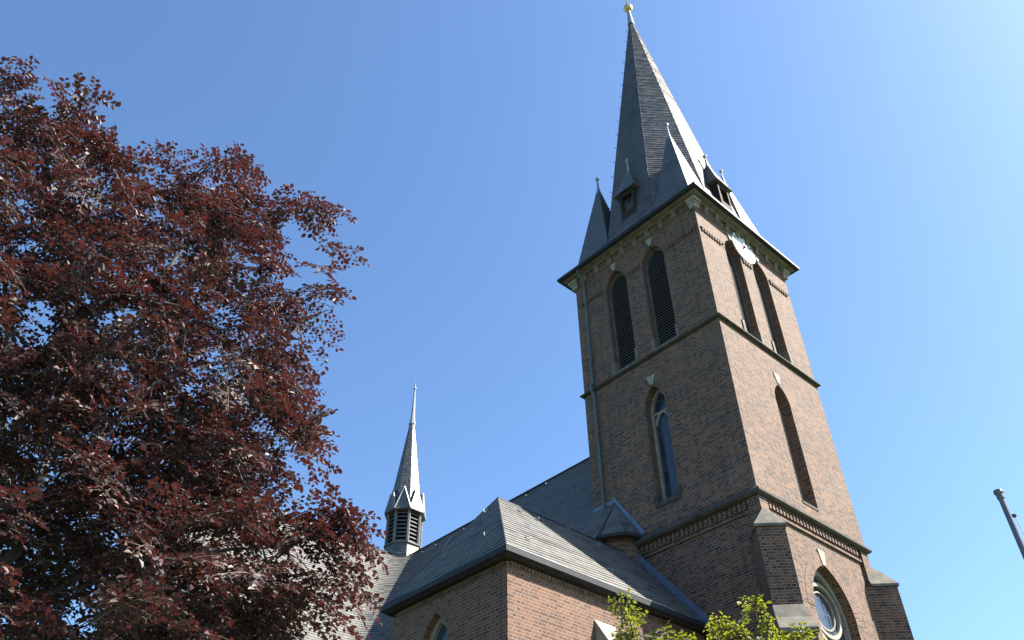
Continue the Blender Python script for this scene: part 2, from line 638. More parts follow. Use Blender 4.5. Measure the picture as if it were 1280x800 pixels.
def dentils(mb, to3, out, u0, u1, z0, z1, step, wd, d0, d1):
    n = int((u1 - u0) / step)
    out = Vector(out)
    for i in range(n):
        u = u0 + (i + .5) * step
        a, b = Vector(to3(u - wd / 2, z0)) + out * d0, Vector(to3(u + wd / 2, z1)) + out * d1
        mb.box(min(a.x, b.x), max(a.x, b.x), min(a.y, b.y), max(a.y, b.y), z0, z1)


for to3, out, segs in ((west, O_W, ((.12, 1.42), (2.54, 3.12), (4.24, W - .12))), (north, O_N, ((.12, 1.5), (2.7, 3.26), (4.5, WL - .12)))):
    for u0, u1 in segs:
        db = MB()
        dentils(db, to3, out, u0, u1, 21.53, 21.66, .145, .075, -.03, .05)
        a, b = Vector(to3(u0, 21.66)), Vector(to3(u1, 21.66)) + Vector(out) * .055
        db.box(min(a.x, b.x), max(a.x, b.x), min(a.y, b.y), max(a.y, b.y), 21.662, 21.73)
        db.build('belfry_dentil_band', M['brick'], tower)
for to3, out, L in ((west, O_W, W), (north, O_N, WL)):
    db = MB()
    dentils(db, to3, out, .44, L - .44, 10.96, 11.19, .165, .085, -.12, -.005 if to3 is west else -.05)
    db.build('dentil_course', M['brick'], tower)
    db = MB()
    a, b = Vector(to3(.42, 11)) - Vector(out) * .11, Vector(to3(L - .42, 11)) - Vector(out) * .035
    db.box(min(a.x, b.x), max(a.x, b.x), min(a.y, b.y), max(a.y, b.y), 10.82, 10.895)
    db.build('brick_fillet', M['brick'], tower)

# string courses
s = MB()
s.sweep(RECT, [(0, 17.45), (.09, 17.465), (.125, 17.49), (.125, 17.525), (0, 17.58)], True)
s.build('string_course', M['stone_dark'], church)
s = MB()
s.sweep(RECT, [(0, 11.20), (.07, 11.215), (.13, 11.27), (.13, 11.34), (0, 11.47)], True)
s.build('string_course', M['stone_dark'], church)


def keystone(to3, out, c, z0, z1, w0, w1, name='keystone', parent=tower, lift=.03):
    k = MB()
    k.band(to3, [(c - w0 / 2, z0), (c + w0 / 2, z0)], [(c - w1 / 2, z1), (c + w1 / 2, z1)], out, lift, thick=.09)
    return k.build(name, M['stone_pale'], parent)


# bell openings: louvre boards, stone sill with upright end blocks, keystone
def bell_opening(to3, out, c, w, zs, za, d):
    out = Vector(out)
    t = Vector(to3(1, 0)) - Vector(to3(0, 0))
    fr = MB()
    fr.band(to3, arch(c, w - .055, 17.72, zs, za - .07), arch(c, w - .002, 17.72, zs, za - .003), out, -d + .16, thick=.12)
    fo = fr.build('bell_opening', M['louvre_pale'], church)
    bk = MB()
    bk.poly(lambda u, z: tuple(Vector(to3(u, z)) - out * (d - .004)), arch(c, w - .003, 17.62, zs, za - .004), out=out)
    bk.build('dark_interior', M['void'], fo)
    lv = MB()
    z = 17.98
    h = za - zs
    rad = (w * w + h * h) / (2 * w)
    while z < za - .12:
        hw = w - .06
        if z > zs:
            x = math.sqrt(max(0, rad * rad - (z + .05 - zs) ** 2)) - (rad - w)
            hw = x - .06
        if hw > .05:
            p = [Vector(to3(c - hw, z)), Vector(to3(c + hw, z))]
            f0, f1 = out * (-d + .15), out * (-d + .03)
            up = Vector((0, 0, .095))
            q = [p[0] + f0, p[1] + f0, p[1] + f1 + up, p[0] + f1 + up]
            th = Vector((0, 0, .022))
            lv.face(q)
            lv.face([v + th for v in reversed(q)])
            lv.face([q[0], q[1], q[1] + th, q[0] + th])
        z += .118
    lv.build('louvre', M['louvre_pale'], fo)
    si = MB()
    # sloped sill
    A = lambda u, o, z: tuple(Vector(to3(u, z)) + out * o)
    for u0, u1, zz, o0, o1, zt in ((c - w, c + w, 17.66, .03, -d + .05, 18.02),):
        si.face([A(u0, o0, 17.60), A(u1, o0, 17.60), A(u1, o0, 17.69), A(u0, o0, 17.69)])
        si.face([A(u0, o0, 17.69), A(u1, o0, 17.69), A(u1, o1, zt), A(u0, o1, zt)])
    for sgn in (-1, 1):
        u0, u1 = sorted((c + sgn * (w - .035), c + sgn * (w + .085)))
        a, b = Vector(A(u0, .035, 0)), Vector(A(u1, -.2, 0))
        si.box(min(a.x, b.x), max(a.x, b.x), min(a.y, b.y), max(a.y, b.y), 17.6, 18.17)
    si.build('sill', M['stone'], fo)
    keystone(to3, out, c, za + .02, za + .34, .10, .30, parent=fo, lift=.055 if to3 is west else .055)


for c in (1.975, 3.68):
    bell_opening(west, O_W, c, .475, 21.55, 22.26, .42)
for c in (3.875, 2.10):
    bell_opening(north, O_N, c, .49, 21.50, 22.24, .36)


def lancet(to3, out, c, w, z0, zs, za, d, fw=.09, trac=True):
    """stone framed lancet window set back in its opening"""
    out = Vector(out)
    f = MB()
    f.band(to3, arch(c, w - fw, z0, zs, za - fw * 1.3), arch(c, w - .002, z0, zs, za - .003), out, -d + .13, thick=.13)
    if trac:
        zt = zs - .05
        f.band(to3, arch_open(c, w - fw - .09, zt - .42, zt - .02, 6), arch_open(c, w - fw - .02, zt - .42, zt + .06, 6), out, -d + .10, thick=.09)
        f.band(to3, [(c - w + fw, zt - .02), (c + w - fw, zt - .02)], [(c - w + fw, zt + .05), (c + w - fw, zt + .05)], out, -d + .095, thick=.085)
    fo = f.build('window', M['stone_pale'], church)
    gl = MB()
    gl.poly(lambda u, z: tuple(Vector(to3(u, z)) - out * (d - .03)), arch(c, w - .01, z0, zs, za - .01), out=out)
    gl.build('pane', M['glass'], fo)
    return fo


wn = lancet(north, O_N, 2.92, .42, 12.25, 15.55, 16.38, .42)
keystone(north, O_N, 2.92, 16.42, 16.76, .13, .34, parent=wn)
sl = MB()
sl.box(-.05, .30, 2.46, 3.38, 12.10, 12.255)
sl.box(-.045, .2, 3.30, 3.42, 12.257, 12.52)
sl.box(-.045, .2, 2.42, 2.54, 12.257, 12.52)
sl.build('sill', M['stone_dark'], wn)
ww = lancet(west, O_W, 2.81, .43, 11.85, 15.45, 16.18, .5)
keystone(west, O_W, 2.81, 16.22, 16.60, .13, .34, parent=ww)
sl = MB()
sl.face([(2.38, -.02, 11.78), (3.24, -.02, 11.78), (3.24, -.02, 11.86), (2.38, -.02, 11.86)])
sl.face([(2.38, -.02, 11.86), (3.24, -.02, 11.86), (3.24, .48, 12.05), (2.38, .48, 12.05)])
sl.build('sill', M['stone_dark'], ww)

# great west window with rose tracery
pw = lambda u, z: (u, .10, z)
tr = MB()
D = .42
tr.band(pw, arch(2.86, .90, 3.2, 8.62, 9.86, 14), arch(2.86, 1.028, 3.2, 8.62, 10.05, 14), O_W, -D + .16, thick=.16)
rc, rr = (2.86, 8.86), .70
ang = [2 * math.pi * i / 40 for i in range(41)]
circ = lambda r, c=rc: [(c[0] + r * math.cos(a), c[1] + r * math.sin(a)) for a in ang]
tr.band(pw, circ(rr - .03), circ(rr + .07), O_W, -D + .13, thick=.12)
tr.band(pw, circ(rr - .20), circ(rr - .16), O_W, -D + .08, thick=.06)
for sx in (-1, 1):
    c = 2.86 + sx * .45
    tr.band(pw, arch(c, .36, 3.2, 7.25, 8.02), arch(c, .455, 3.2, 7.25, 8.16), O_W, -D + .13, thick=.12)
trac = tr.build('west_window', M['stone_pale'], church)
gl = MB()
gl.poly(lambda u, z: (u, .10 + D - .03, z), arch(2.86, 1.02, 3.2, 8.62, 10.04, 14), out=O_W)
gl.build('pane', M['glass'], trac)
k = keystone(pw, O_W, 2.86, 10.04, 10.50, .14, .36, parent=trac)

# ---- diagonal buttresses
def buttress(cx, cy, ang):
    """outward direction at angle ang"""
    dx, dy = math.cos(ang), math.sin(ang)
    tx, ty = -dy, dx
    P = lambda s, e, z: (cx + dx * s + tx * e, cy + dy * s + ty * e, z)
    w, p0, p1 = .37, .44, .84
    b = MB()
    L = lambda s0, s1, ww, z: [P(s0, -ww, z), P(s1, -ww, z), P(s1, ww, z), P(s0, ww, z)]
    b.hull8(L(-.55, p0, w, 7.2), L(-.55, p0, w, 10.02))
    b.hull8(L(-.55, p1, w + .03, GZ), L(-.55, p1, w + .03, 7.16))
    bo = b.build('buttress', M['brick'], church)
    c = MB()
    ww, pp = w + .05, p0 + .05
    base = [P(-.3, -ww, 10.03), P(pp, -ww, 10.03), P(pp, ww, 10.03), P(-.3, ww, 10.03)]
    top = [P(-.3, -ww, 10.10), P(pp, -ww, 10.10), P(pp, ww, 10.10), P(-.3, ww, 10.10)]
    c.hull8(base, top)
    r0, r1 = P(-.3, 0, 10.74), P(.10, 0, 10.74)
    c.face([top[0], top[1], r1, r0])
    c.face([top[1], top[2], r1])
    c.face([top[2], top[3], r0, r1])
    c.build('cap', M['stone'], bo)
    c = MB()
    z0, z1 = 7.165, 7.98
    q0 = [P(p0 + .002, -w - .05, z1 - .06), P(p0 + .002, w + .05, z1 - .06)]
    lo = [P(-.3, -w - .08, z0), P(p1 + .06, -w - .08, z0), P(p1 + .06, w + .08, z0), P(-.3, w + .08, z0)]
    l2 = [P(-.3, -w - .08, z0 + .1), P(p1 + .06, -w - .08, z0 + .1), P(p1 + .06, w + .08, z0 + .1), P(-.3, w + .08, z0 + .1)]
    mid = [P(-.3, -w - .05, 7.56), P(p0 + .24, -w - .05, 7.56), P(p0 + .24, w + .05, 7.56), P(-.3, w + .05, 7.56)]
    m2 = [P(-.3, -w - .045, 7.60), P(p0 + .20, -w - .045, 7.60), P(p0 + .20, w + .045, 7.60), P(-.3, w + .045, 7.60)]
    hi = [P(-.3, -w - .012, z1), P(p0 + .01, -w - .012, z1), P(p0 + .01, w + .012, z1), P(-.3, w + .012, z1)]
    c.hull8(lo, l2)
    c.hull8(l2, mid)
    c.hull8(mid, m2)
    c.hull8(m2, hi)
    c.build('weathering', M['stone'], bo)


buttress(0, 0, R(225))
buttress(W, 0, R(315))
buttress(W, WL, R(45))

# ---- cornice, corbels, gutter
cn = MB()
cn.sweep(RECT, [(.02, 22.985), (.12, 22.985), (.18, 23.03), (.34, 23.05), (.36, 23.08), (.36, 23.14), (0, 23.14)], True)
corn = cn.build('cornice', M['stone'], church)


def corbel(to3, out, u):
    out = Vector(out)
    A = lambda uu, o, z: tuple(Vector(to3(uu, z)) + out * o)
    c = MB()
    pr = [(.03, 22.70), (.07, 22.72), (.10, 22.79), (.11, 22.88), (.15, 22.93), (.16, 22.982), (.03, 22.982)]
    for i in range(len(pr)):
        (o0, z0), (o1, z1) = pr[i], pr[(i + 1) % len(pr)]
        c.face([A(u - .10, o0, z0), A(u + .10, o0, z0), A(u + .10, o1, z1), A(u - .10, o1, z1)])
    c.face([A(u - .10, o, z) for o, z in pr])
    c.face([A(u + .10, o, z) for o, z in reversed(pr)])
    c.build('corbel', M['stone'], corn)


for i in range(1, 9):
    corbel(west, O_W, W * i / 9)
for i in range(1, 9):
    corbel(north, O_N, .20 + .632 * i + (.05 if i > 6 else 0))
    corbel(lambda u, z: (W, u, z), (1, 0, 0), .2 + .632 * i)
for cx, cy, sx, sy in ((0, 0, -1, -1), (0, WL, -1, 1), (W, 0, 1, -1), (W, WL, 1, 1)):
    c = MB()
    for e0, e1, z0, z1 in ((.10, .16, 22.60, 22.76), (.14, .18, 22.762, 22.86), (.20, .2, 22.862, 22.984)):
        xs = sorted((cx - sx * e1, cx + sx * e0)); ys = sorted((cy - sy * e1, cy + sy * e0))
        c.box(*xs, *ys, z0, z1)
    c.build('corner_corbel', M['stone_pale'], corn)
gt = MB()
gt.sweep(RECT, [(.362, 23.07), (.46, 23.075), (.505, 23.10), (.505, 23.215), (.44, 23.23), (.30, 23.235)], True)
gt.build('gutter', M['gutter'], church)

# ---- spire
SZ0, SZT, AP = 23.2, 42.45, 2.86
CT = Vector((2.86, 2.90, SZT))


def apo(z):
    return AP * (SZT - z) / (SZT - SZ0)


def octv(k, z):
    r = apo(z) / math.cos(math.pi / 8)
    f = (z - SZ0) / (SZT - SZ0)
    a = math.pi / 8 + k * math.pi / 4
    return Vector((CA + (CT.x - CA) * f + r * math.cos(a), CB + (CT.y - CB) * f + r * math.sin(a), z))


sp = MB()
zt = 42.2
for k in range(8):
    sp.slates([octv(k, 23.3), octv(k + 1, 23.3), octv(k + 1, zt), octv(k, zt)], .15, .016, tilt=0, seed=k)
skirt = [(-.42, -.42), (W + .42, -.42), (W + .42, WL + .42), (-.42, WL + .42)]
top = [(.25, .25), (W - .25, .25), (W - .25, WL - .25), (.25, WL - .25)]
for i in range(4):
    j = (i + 1) % 4
    sp.slates([(*skirt[i], 23.23), (*skirt[j], 23.23), (*top[j], 24.05), (*top[i], 24.05)], .14, .007, seed=20 + i)
spire = sp.build('spire', M['slate_spire'], church)
hip = MB()
for k in range(8):
    hip.tube([octv(k, 24.0), octv(k, zt)], [.016, .012], 5)
hip.build('hip_flashing', M['gutter'], spire)
fn = MB()
fn.tube([(CT.x, CT.y, 41.6), (CT.x, CT.y, 42.5), (CT.x, CT.y, 42.9), (CT.x, CT.y, 43.15)], [.19, .12, .09, .08], 10)
fn.build('lead_cap', M['lead'], spire)
fb = MB()
fb.ball((CT.x, CT.y, 43.33), .25, 18, 12)
fb.build('gilded_ball', M['gold'], spire, True)
fb = MB()
fb.tube([(CT.x, CT.y, 43.55), (CT.x, CT.y, 45.9)], .045, 6)
fb.tube([(CT.x - .55, CT.y, 45.1), (CT.x + .55, CT.y, 45.1)], .045, 6)
fb.build('cross', M['gold'], spire)
# climbing hooks up the hips
for k in (3, 5):
    for i in range(16):
        z = 25.0 + i * 1.05
        v = octv(k, z)
        o = Vector((v.x - CA, v.y - CB, 0)).normalized()
        hk = MB()
        hk.tube([v, v + o * .12, v + o * .12 + Vector((0, 0, .07))], .012, 4)
        hk.build('roof_hook', M['iron'], spire)

# ---- corner pinnacles
for ix, (cx, cy) in enumerate(((.95, .95), (.95, WL - .95), (W - .95, .95), (W - .95, WL - .95))):
    p = MB()
    q = [(cx - .93, cy - .93), (cx + .93, cy - .93), (cx + .93, cy + .93), (cx - .93, cy + .93)]
    zt0, za = 23.4, 28.75
    for i in range(4):
        j = (i + 1) % 4
        f = .985
        ti = (cx + (q[i][0] - cx) * (1 - f), cy + (q[i][1] - cy) * (1 - f), zt0 + (za - zt0) * f)
        tj = (cx + (q[j][0] - cx) * (1 - f), cy + (q[j][1] - cy) * (1 - f), zt0 + (za - zt0) * f)
        p.slates([(*q[i], zt0), (*q[j], zt0), tj, ti], .14, .007, seed=40 + ix * 4 + i)
    po = p.build('corner_pinnacle', M['slate_spire'], church)
    f = MB()
    f.tube([(cx, cy, 28.1), (cx, cy, 28.7), (cx, cy, 29.15)], [.12, .055, .03], 8)
    f.ball((cx, cy, 29.2), .085, 10, 6)
    f.tube([(cx, cy, 29.25), (cx, cy, 29.42)], [.03, .01], 6)
    f.build('finial', M['lead'], po, True)

# ---- lucarnes on the four main faces
for k in range(4):
    a = k * math.pi / 2
    ox, oy = math.cos(a), math.sin(a)
    tx, ty = -oy, ox
    cx, cy = CA, CB
    half = CA if k % 2 == 0 else CB
    P = lambda o, t, z: (cx + ox * (half - AP + o) + tx * t, cy + oy * (half - AP + o) + ty * t, z)
    of = apo(24.9) + .10
    body = MB()
    w = .36
    # cheeks, sill box, posts, lintel
    for t0, t1, z0, z1, o0, o1 in ((-w, -w + .10, 24.5, 26.12, of - .95, of), (w - .10, w, 24.5, 26.12, of - .95, of), (-w + .1, w - .1, 24.5, 25.05, of - .8, of - .003),
                                   (-w + .1, w - .1, 25.90, 26.12, of - .9, of - .003), (-.025, .025, 25.05, 25.90, of - .22, of - .12)):
        lo = [P(o0, t0, z0), P(o1, t0, z0), P(o1, t1, z0), P(o0, t1, z0)]
        hi = [P(o0, t0, z1), P(o1, t0, z1), P(o1, t1, z1), P(o0, t1, z1)]
        body.hull8(lo, hi)
    bo = body.build('lucarne', M['soffit'], church)  # dark body colour stands in for the shade under the lucarne roof
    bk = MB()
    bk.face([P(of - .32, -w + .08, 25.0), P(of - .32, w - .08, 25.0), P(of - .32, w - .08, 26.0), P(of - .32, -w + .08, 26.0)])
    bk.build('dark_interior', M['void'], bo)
    rf = MB()
    e = .54
    oc = of - .42
    base = [P(oc - e, -e, 26.08), P(oc + e, -e, 26.08), P(oc + e, e, 26.08), P(oc - e, e, 26.08)]
    tp = .03
    topq = [P(oc - tp, -tp, 27.75), P(oc + tp, -tp, 27.75), P(oc + tp, tp, 27.75), P(oc - tp, tp, 27.75)]
    rf.face(list(reversed(base)))
    for i in range(4):
        j = (i + 1) % 4
        rf.slates([base[i], base[j], topq[j], topq[i]], .13, .006, seed=80 + k * 4 + i)
    rf.build('lucarne_roof', M['slate_spire'], bo)
    f = MB()
    c = P(oc, 0, 0)
    f.tube([(c[0], c[1], 27.2), (c[0], c[1], 27.75), (c[0], c[1], 28.25)], [.13, .06, .03], 8)
    f.ball((c[0], c[1], 28.33), .085, 10, 6)
    f.tube([(c[0], c[1], 28.36), (c[0], c[1], 28.55)], [.03, .012], 6)
    f.build('finial', M['lead'], bo, True)

# ---- clock on the west front
ck = MB()
CC, CRr = (2.79, 22.40), .70
wc = lambda u, z: (u, -.07, z)
ck.band(wc, [(CC[0] + .001 * math.cos(a), CC[1] + .001 * math.sin(a)) for a in ang], [(CC[0] + CRr * math.cos(a), CC[1] + CRr * math.sin(a)) for a in ang], O_W, 0.0, thick=.04)
clock = ck.build('clock', M['enamel'], church)
mk = MB()
for i in range(12):
    a = i * math.pi / 6
    r0, r1, w2 = .47, .65, .030 if i % 3 else .048
    d, t = (math.sin(a), math.cos(a)), (math.cos(a), -math.sin(a))
    mk.band(wc, [(CC[0] + d[0] * r0 - t[0] * w2, CC[1] + d[1] * r0 - t[1] * w2), (CC[0] + d[0] * r0 + t[0] * w2, CC[1] + d[1] * r0 + t[1] * w2)],
            [(CC[0] + d[0] * r1 - t[0] * w2, CC[1] + d[1] * r1 - t[1] * w2), (CC[0] + d[0] * r1 + t[0] * w2, CC[1] + d[1] * r1 + t[1] * w2)], O_W, .006, thick=.004)
mk.band(wc, [(CC[0] + .68 * math.cos(a), CC[1] + .68 * math.sin(a)) for a in ang], [(CC[0] + .70 * math.cos(a), CC[1] + .70 * math.sin(a)) for a in ang], O_W, .006, thick=.004)
mk.build('hour_marks', M['black'], clock)
for nm, a, ln, w2, lf in (('hour_hand', R(28), .36, .042, .05), ('minute_hand', R(150), .56, .03, .075)):
    h = MB()
    d, t = (math.sin(a), math.cos(a)), (math.cos(a), -math.sin(a))
    h.band(wc, [(CC[0] - d[0] * .14 - t[0] * w2, CC[1] - d[1] * .14 - t[1] * w2), (CC[0] - d[0] * .14 + t[0] * w2, CC[1] - d[1] * .14 + t[1] * w2)],
           [(CC[0] + d[0] * ln - t[0] * w2 * .4, CC[1] + d[1] * ln - t[1] * w2 * .4), (CC[0] + d[0] * ln + t[0] * w2 * .4, CC[1] + d[1] * ln + t[1] * w2 * .4)], O_W, lf, thick=.015)
    h.build(nm, M['black'], clock)
h = MB()
h.tube([(CC[0], -.06, CC[1]), (CC[0], -.17, CC[1])], .05, 10)
h.build('hand_hub', M['black'], clock)

# ---- downpipe on the north face
dp = MB()
dp.tube([(-.40, 5.36, 23.07), (-.36, 5.36, 22.95), (-.10, 5.36, 22.60), (-.085, 5.36, 22.4), (-.085, 5.36, 17.75), (-.20, 5.36, 17.6), (-.20, 5.36, 17.4), (-.085, 5.36, 17.2), (-.085, 5.36, 12.5)], .045, 10)
for z in (21.6, 19.6, 18.0, 16.0, 14.0):
    dp.tube([(-.085, 5.36, z), (-.085, 5.36, z + .07)], .056, 10)
dp.build('downpipe', M['copper'], church, True)

# ---- side chapel
CX0, CY0, CY1 = -6.95, 2.43, 6.52
cw = MB()
nch = lambda u, z: (CX0, u, z)
win_c = arch(4.89, .52, 3.5, 6.72, 7.62, 10)
cw.poly(nch, [(CY0, GZ), (CY1, GZ), (CY1, 8.06), (CY0, 8.06)], [win_c], O_N)
cw.reveal(nch, win_c, O_N, 0, .40)
cw.poly(lambda u, z: (u, CY0, z), [(CX0, GZ), (0, GZ), (0, 8.06), (CX0, 8.06)], out=O_W)
cw.poly(lambda u, z: (u, CY1, z), [(CX0, GZ), (-3, GZ), (-3, 8.06), (CX0, 8.06)], out=(0, 1, 0))
chap = cw.build('side_chapel_wall', M['brick_red'], church)
r2 = MB()
r2.band(nch, arch_open(4.89, .52, 6.72, 7.62, 12), arch_open(4.89, .86, 6.72, 8.00, 12), O_N, .006, radial=True, thick=.01)
r2.build('arch_ring', M['brick_red'], chap)
wf = lancet(nch, O_N, 4.89, .52, 3.5, 6.72, 7.62, .30, .13, False)
CP = [(CX0, CY1), (CX0, CY0), (0, CY0)]
CP3 = [(-3.2, CY1), (CX0, CY1), (CX0, CY0), (-.002, CY0)]
fz = MB()
n = 0
for to3, out, u0, u1 in ((nch, O_N, CY0 + .06, CY1 - .05), (lambda u, z: (u, CY0, z), O_W, CX0 + .06, -.2)):
    fz = MB()
    dentils(fz, to3, out, u0, u1, 7.955, 8.05, .105, .085, -.02, .035)
    fz.build('dentil_course', M['brick'], chap)
gg = MB()
gg.sweep(CP3, [(0, 8.052), (.17, 8.062), (.19, 8.10), (0, 8.14)])
gg.build('soffit', M['soffit'], chap)
gg = MB()
gg.sweep(CP3, [(.02, 8.10), (.20, 8.092), (.265, 8.13), (.275, 8.255), (.255, 8.27), (.16, 8.25)])
gut = gg.build('gutter', M['gutter'], chap)
gg = MB()
gg.tube([(CX0 - .272, CY0 - .272, 8.268), (-1.45, CY0 - .272, 8.268)], .012, 6)
gg.build('gutter_rim', M['rim'], gut)
# hipped roof
E0, E1, EX = 2.19, 6.76, -7.19
AX = (-5.42, 4.45, 10.95)
RG = (-.0, 4.45, 10.95)
zr = 8.235
cr_ = MB()
cr_.slates([(EX, E0, zr), (-.005, E0, zr), RG, AX], .16, .015, tilt=5, seed=100)
cr_.slates([(EX, E1, zr), (EX, E0, zr), AX], .16, .015, tilt=4, seed=101)
cr_.slates([(-.005, E1, zr), (EX, E1, zr), AX, RG], .16, .015, tilt=-4, seed=102)
crf = cr_.build('side_chapel_roof', M['slate'], church)
rd = MB()
rd.tube([(AX[0], AX[1], AX[2] + .0), (-.02, 4.45, 10.96)], .035, 6)
rd.tube([AX, (EX, E0, zr)], .018, 5)
rd.tube([AX, (EX, E1, zr)], .018, 5)
rd.build('ridge_capping', M['gutter'], crf)
fl = MB()
du, dz = (4.45 - E0), (10.95 - zr)
ln = math.hypot(du, dz)
nu, nz = -dz / ln, du / ln
for s0, s1 in ((0.02, 1.0),):
    a = (E0 + du * s0, zr + dz * s0)
    b = (E0 + du * s1, zr + dz * s1)
    fl.hull8([(-.03, a[0] + .02, a[1] - .02), (-.03, b[0], b[1]), (-.004, b[0], b[1]), (-.004, a[0] + .02, a[1] - .02)],
             [(-.03, a[0] + nu * .17, a[1] + nz * .17), (-.03, b[0] + nu * .17, b[1] + nz * .17), (-.004, b[0] + nu * .17, b[1] + nz * .17), (-.004, a[0] + nu * .17, a[1] + nz * .17)])
    fl.face([(-.20, a[0], a[1] + .012), (-.03, a[0], a[1] + .012), (-.03, b[0], b[1] + .022), (-.20, b[0], b[1] + .022)])
fl.build('flashing', M['zinc'], crf)
# small buttress of the chapel's west wall
cb = MB()
cb.box(-4.22, -3.58, CY0 - .62, CY0 + .1, GZ, 6.30)
cbo = cb.build('buttress', M['brick_red'], church)
cb = MB()
a0, a1 = -4.25, -3.55
lo = [(a0, CY0 - .68, 6.30), (a1, CY0 - .68, 6.30), (a1, CY0 + .05, 6.30), (a0, CY0 + .05, 6.30)]
cb.hull8(lo, [(a0, CY0 - .68, 6.40), (a1, CY0 - .68, 6.40), (a1, CY0 + .05, 7.5), (a0, CY0 + .05, 7.5)])
cb.build('cap', M['stone_pale'], cbo)

# ---- stair turret against the tower
TB = 5.0
NA_, TP_ = 2.81, 1.50
st = MB()
hexp = [(-.02, TB - .72), (-.45, TB - .56), (-.70, TB - .15), (-.70, TB + .15), (-.45, TB + .56), (-.02, TB + .72)]
for i in range(5):
    (x0, y0), (x1, y1) = hexp[i], hexp[i + 1]
    st.face([(x1, y1, 8.5), (x0, y0, 8.5), (x0, y0, 11.5), (x1, y1, 11.5)])
sto = st.build('stair_turret', M['brick'], church)
sr = MB()
ap = (-.015, 4.98, 12.94)
ev = [(-.02, TB - .96), (-.60, TB - .76), (-.93, TB - .2), (-.93, TB + .2), (-.60, TB + .76), (-.02, TB + .96)]
for i in range(5):
    (x0, y0), (x1, y1) = ev[i], ev[i + 1]
    sr.slates([(x1, y1, 11.46), (x0, y0, 11.46), ap], .14, .007, seed=120 + i)
sr.face([(x, y, 11.452) for x, y in ev])
sr.build('turret_roof', M['slate'], sto)
sf = MB()
sf.sweep(list(reversed(ev)), [(.0, 11.36), (.05, 11.38), (.06, 11.47), (0, 11.48)])
sf.build('turret_gutter', M['gutter'], sto)
sf = MB()
for sg in (-1, 1):
    a, b = Vector((-.012, TB + sg * .98, 11.46)), Vector((-.012, 4.98, 12.96))
    d = (b - a).normalized()
    nrm = Vector((0, sg * d.z * (1), 0)) + Vector((0, 0, abs(d.y)))
    nrm = Vector((0, sg * abs(d.z), abs(d.y))) * .15
    x = Vector((-.03, 0, 0))
    q = [a + x, b + x, b + x + Vector((0, 0, .19)), a + x + nrm]
    sf.face(q if sg < 0 else list(reversed(q)))
    qb = [v - x * .9 for v in q]
    for i in range(4):
        sf.face([q[i], q[(i + 1) % 4], qb[(i + 1) % 4], qb[i]])
sf.build('flashing', M['zinc'], sto)
sf = MB()
zf = 17.2 - NA_ * TP_
sf.box(-.04, -.004, 5.1, 5.88, zf - .05, zf + .06)
sf.build('flashing', M['zinc'], sto)

# ---- nave and transept: north slope of the nave runs into the west slope of the transept in a swept valley
RZ, TP = 17.2, 1.50
NA, TBR = 2.81, 20.15
ZE = 7.0
AE = -8.6                                # transept end
nv = MB()


def contour(z, lift=0.0):
    run = (RZ - z) / TP + lift
    a_n, b_t = NA - run, TBR - run
    r = 1.15
    pts = []
    b_s = WL + .02 if a_n > -.03 else 4.95
    for i in range(12):
        pts.append((a_n, b_s + (b_t - r - b_s) * i / 12))
    for i in range(13):
        t = math.pi / 2 * i / 12
        pts.append((a_n - r + r * math.cos(t), b_t - r + r * math.sin(t)))
    for i in range(1, 9):
        pts.append((a_n - r + (AE - (a_n - r)) * i / 8, b_t))
    return pts


ch = .125
z = ZE
kk = 0
while z < RZ - .02:
    z1 = min(z + ch, RZ)
    lf = .019 * rng.uniform(.8, 1.25)
    c0, c1 = contour(z, lf), contour(z1, 0.0)
    cb0 = contour(z, 0.0)
    if c0[0][1] != c1[0][1] or cb0[0][1] != c0[0][1]:
        c1[0], cb0[0] = (c1[0][0], c0[0][1]), (cb0[0][0], c0[0][1])
    sl0 = 0.0
    vv0, vv1 = kk * .15 + .002, (kk + 1) * .15 - .002
    for i in range(len(c0) - 1):
        L = math.hypot(c1[i + 1][0] - c1[i][0], c1[i + 1][1] - c1[i][1])
        u0, u1 = sl0, sl0 + L
        nv.face([(*c0[i + 1], z), (*c0[i], z), (*c1[i], z1), (*c1[i + 1], z1)], [(u1, vv0), (u0, vv0), (u0, vv1), (u1, vv1)])
        nv.face([(*cb0[i + 1], z), (*cb0[i], z), (*c0[i], z), (*c0[i + 1], z)], [(u1, vv0), (u0, vv0), (u0, vv0 + .01), (u1, vv0 + .01)])
        sl0 += L
    z = z1
    kk += 1
# far slopes
run = (RZ - ZE) / TP
nv.slates([(NA + run, WL + .02, ZE), (NA + run, 33, ZE), (NA, 33, RZ), (NA, WL + .02, RZ)], .15, .015, seed=131)
nv.slates([(NA - run, 33, ZE), (NA - run, TBR, ZE), (NA, TBR, RZ), (NA, 33, RZ)], .15, .015, seed=132)
nv.slates([(NA + run, 33, ZE), (NA - run, 33, ZE), (NA, 33, RZ)], .15, .015, seed=133)
for x0, x1 in ((AE, NA), ):
    nv.slates([(x1, TBR + run, ZE), (x0, TBR + run, ZE), (x0, TBR, RZ), (x1, TBR, RZ)], .15, .015, seed=134)
nvo = nv.build('nave_roof', M['slate'], church)
rd = MB()
rd.tube([(NA, WL + .02, RZ + .01), (NA, 33, RZ + .01)], .06, 6)
rd.tube([(NA, TBR, RZ + .01), (AE, TBR, RZ + .01)], .06, 6)
rd.build('ridge_capping', M['gutter'], nvo)
cl = MB()
cl.tube([(2.49, 16.3, 16.78), (1.25, 15.8, 15.00), (.10, 15.2, 13.32), (-.75, 14.9, 12.08)], .022, 5)
cl.build('lightning_cable', M['lead'], nvo)
nw = MB()
nw.box(NA - run + .35, NA + run - .35, WL + .05, 32.6, GZ, 7.3)
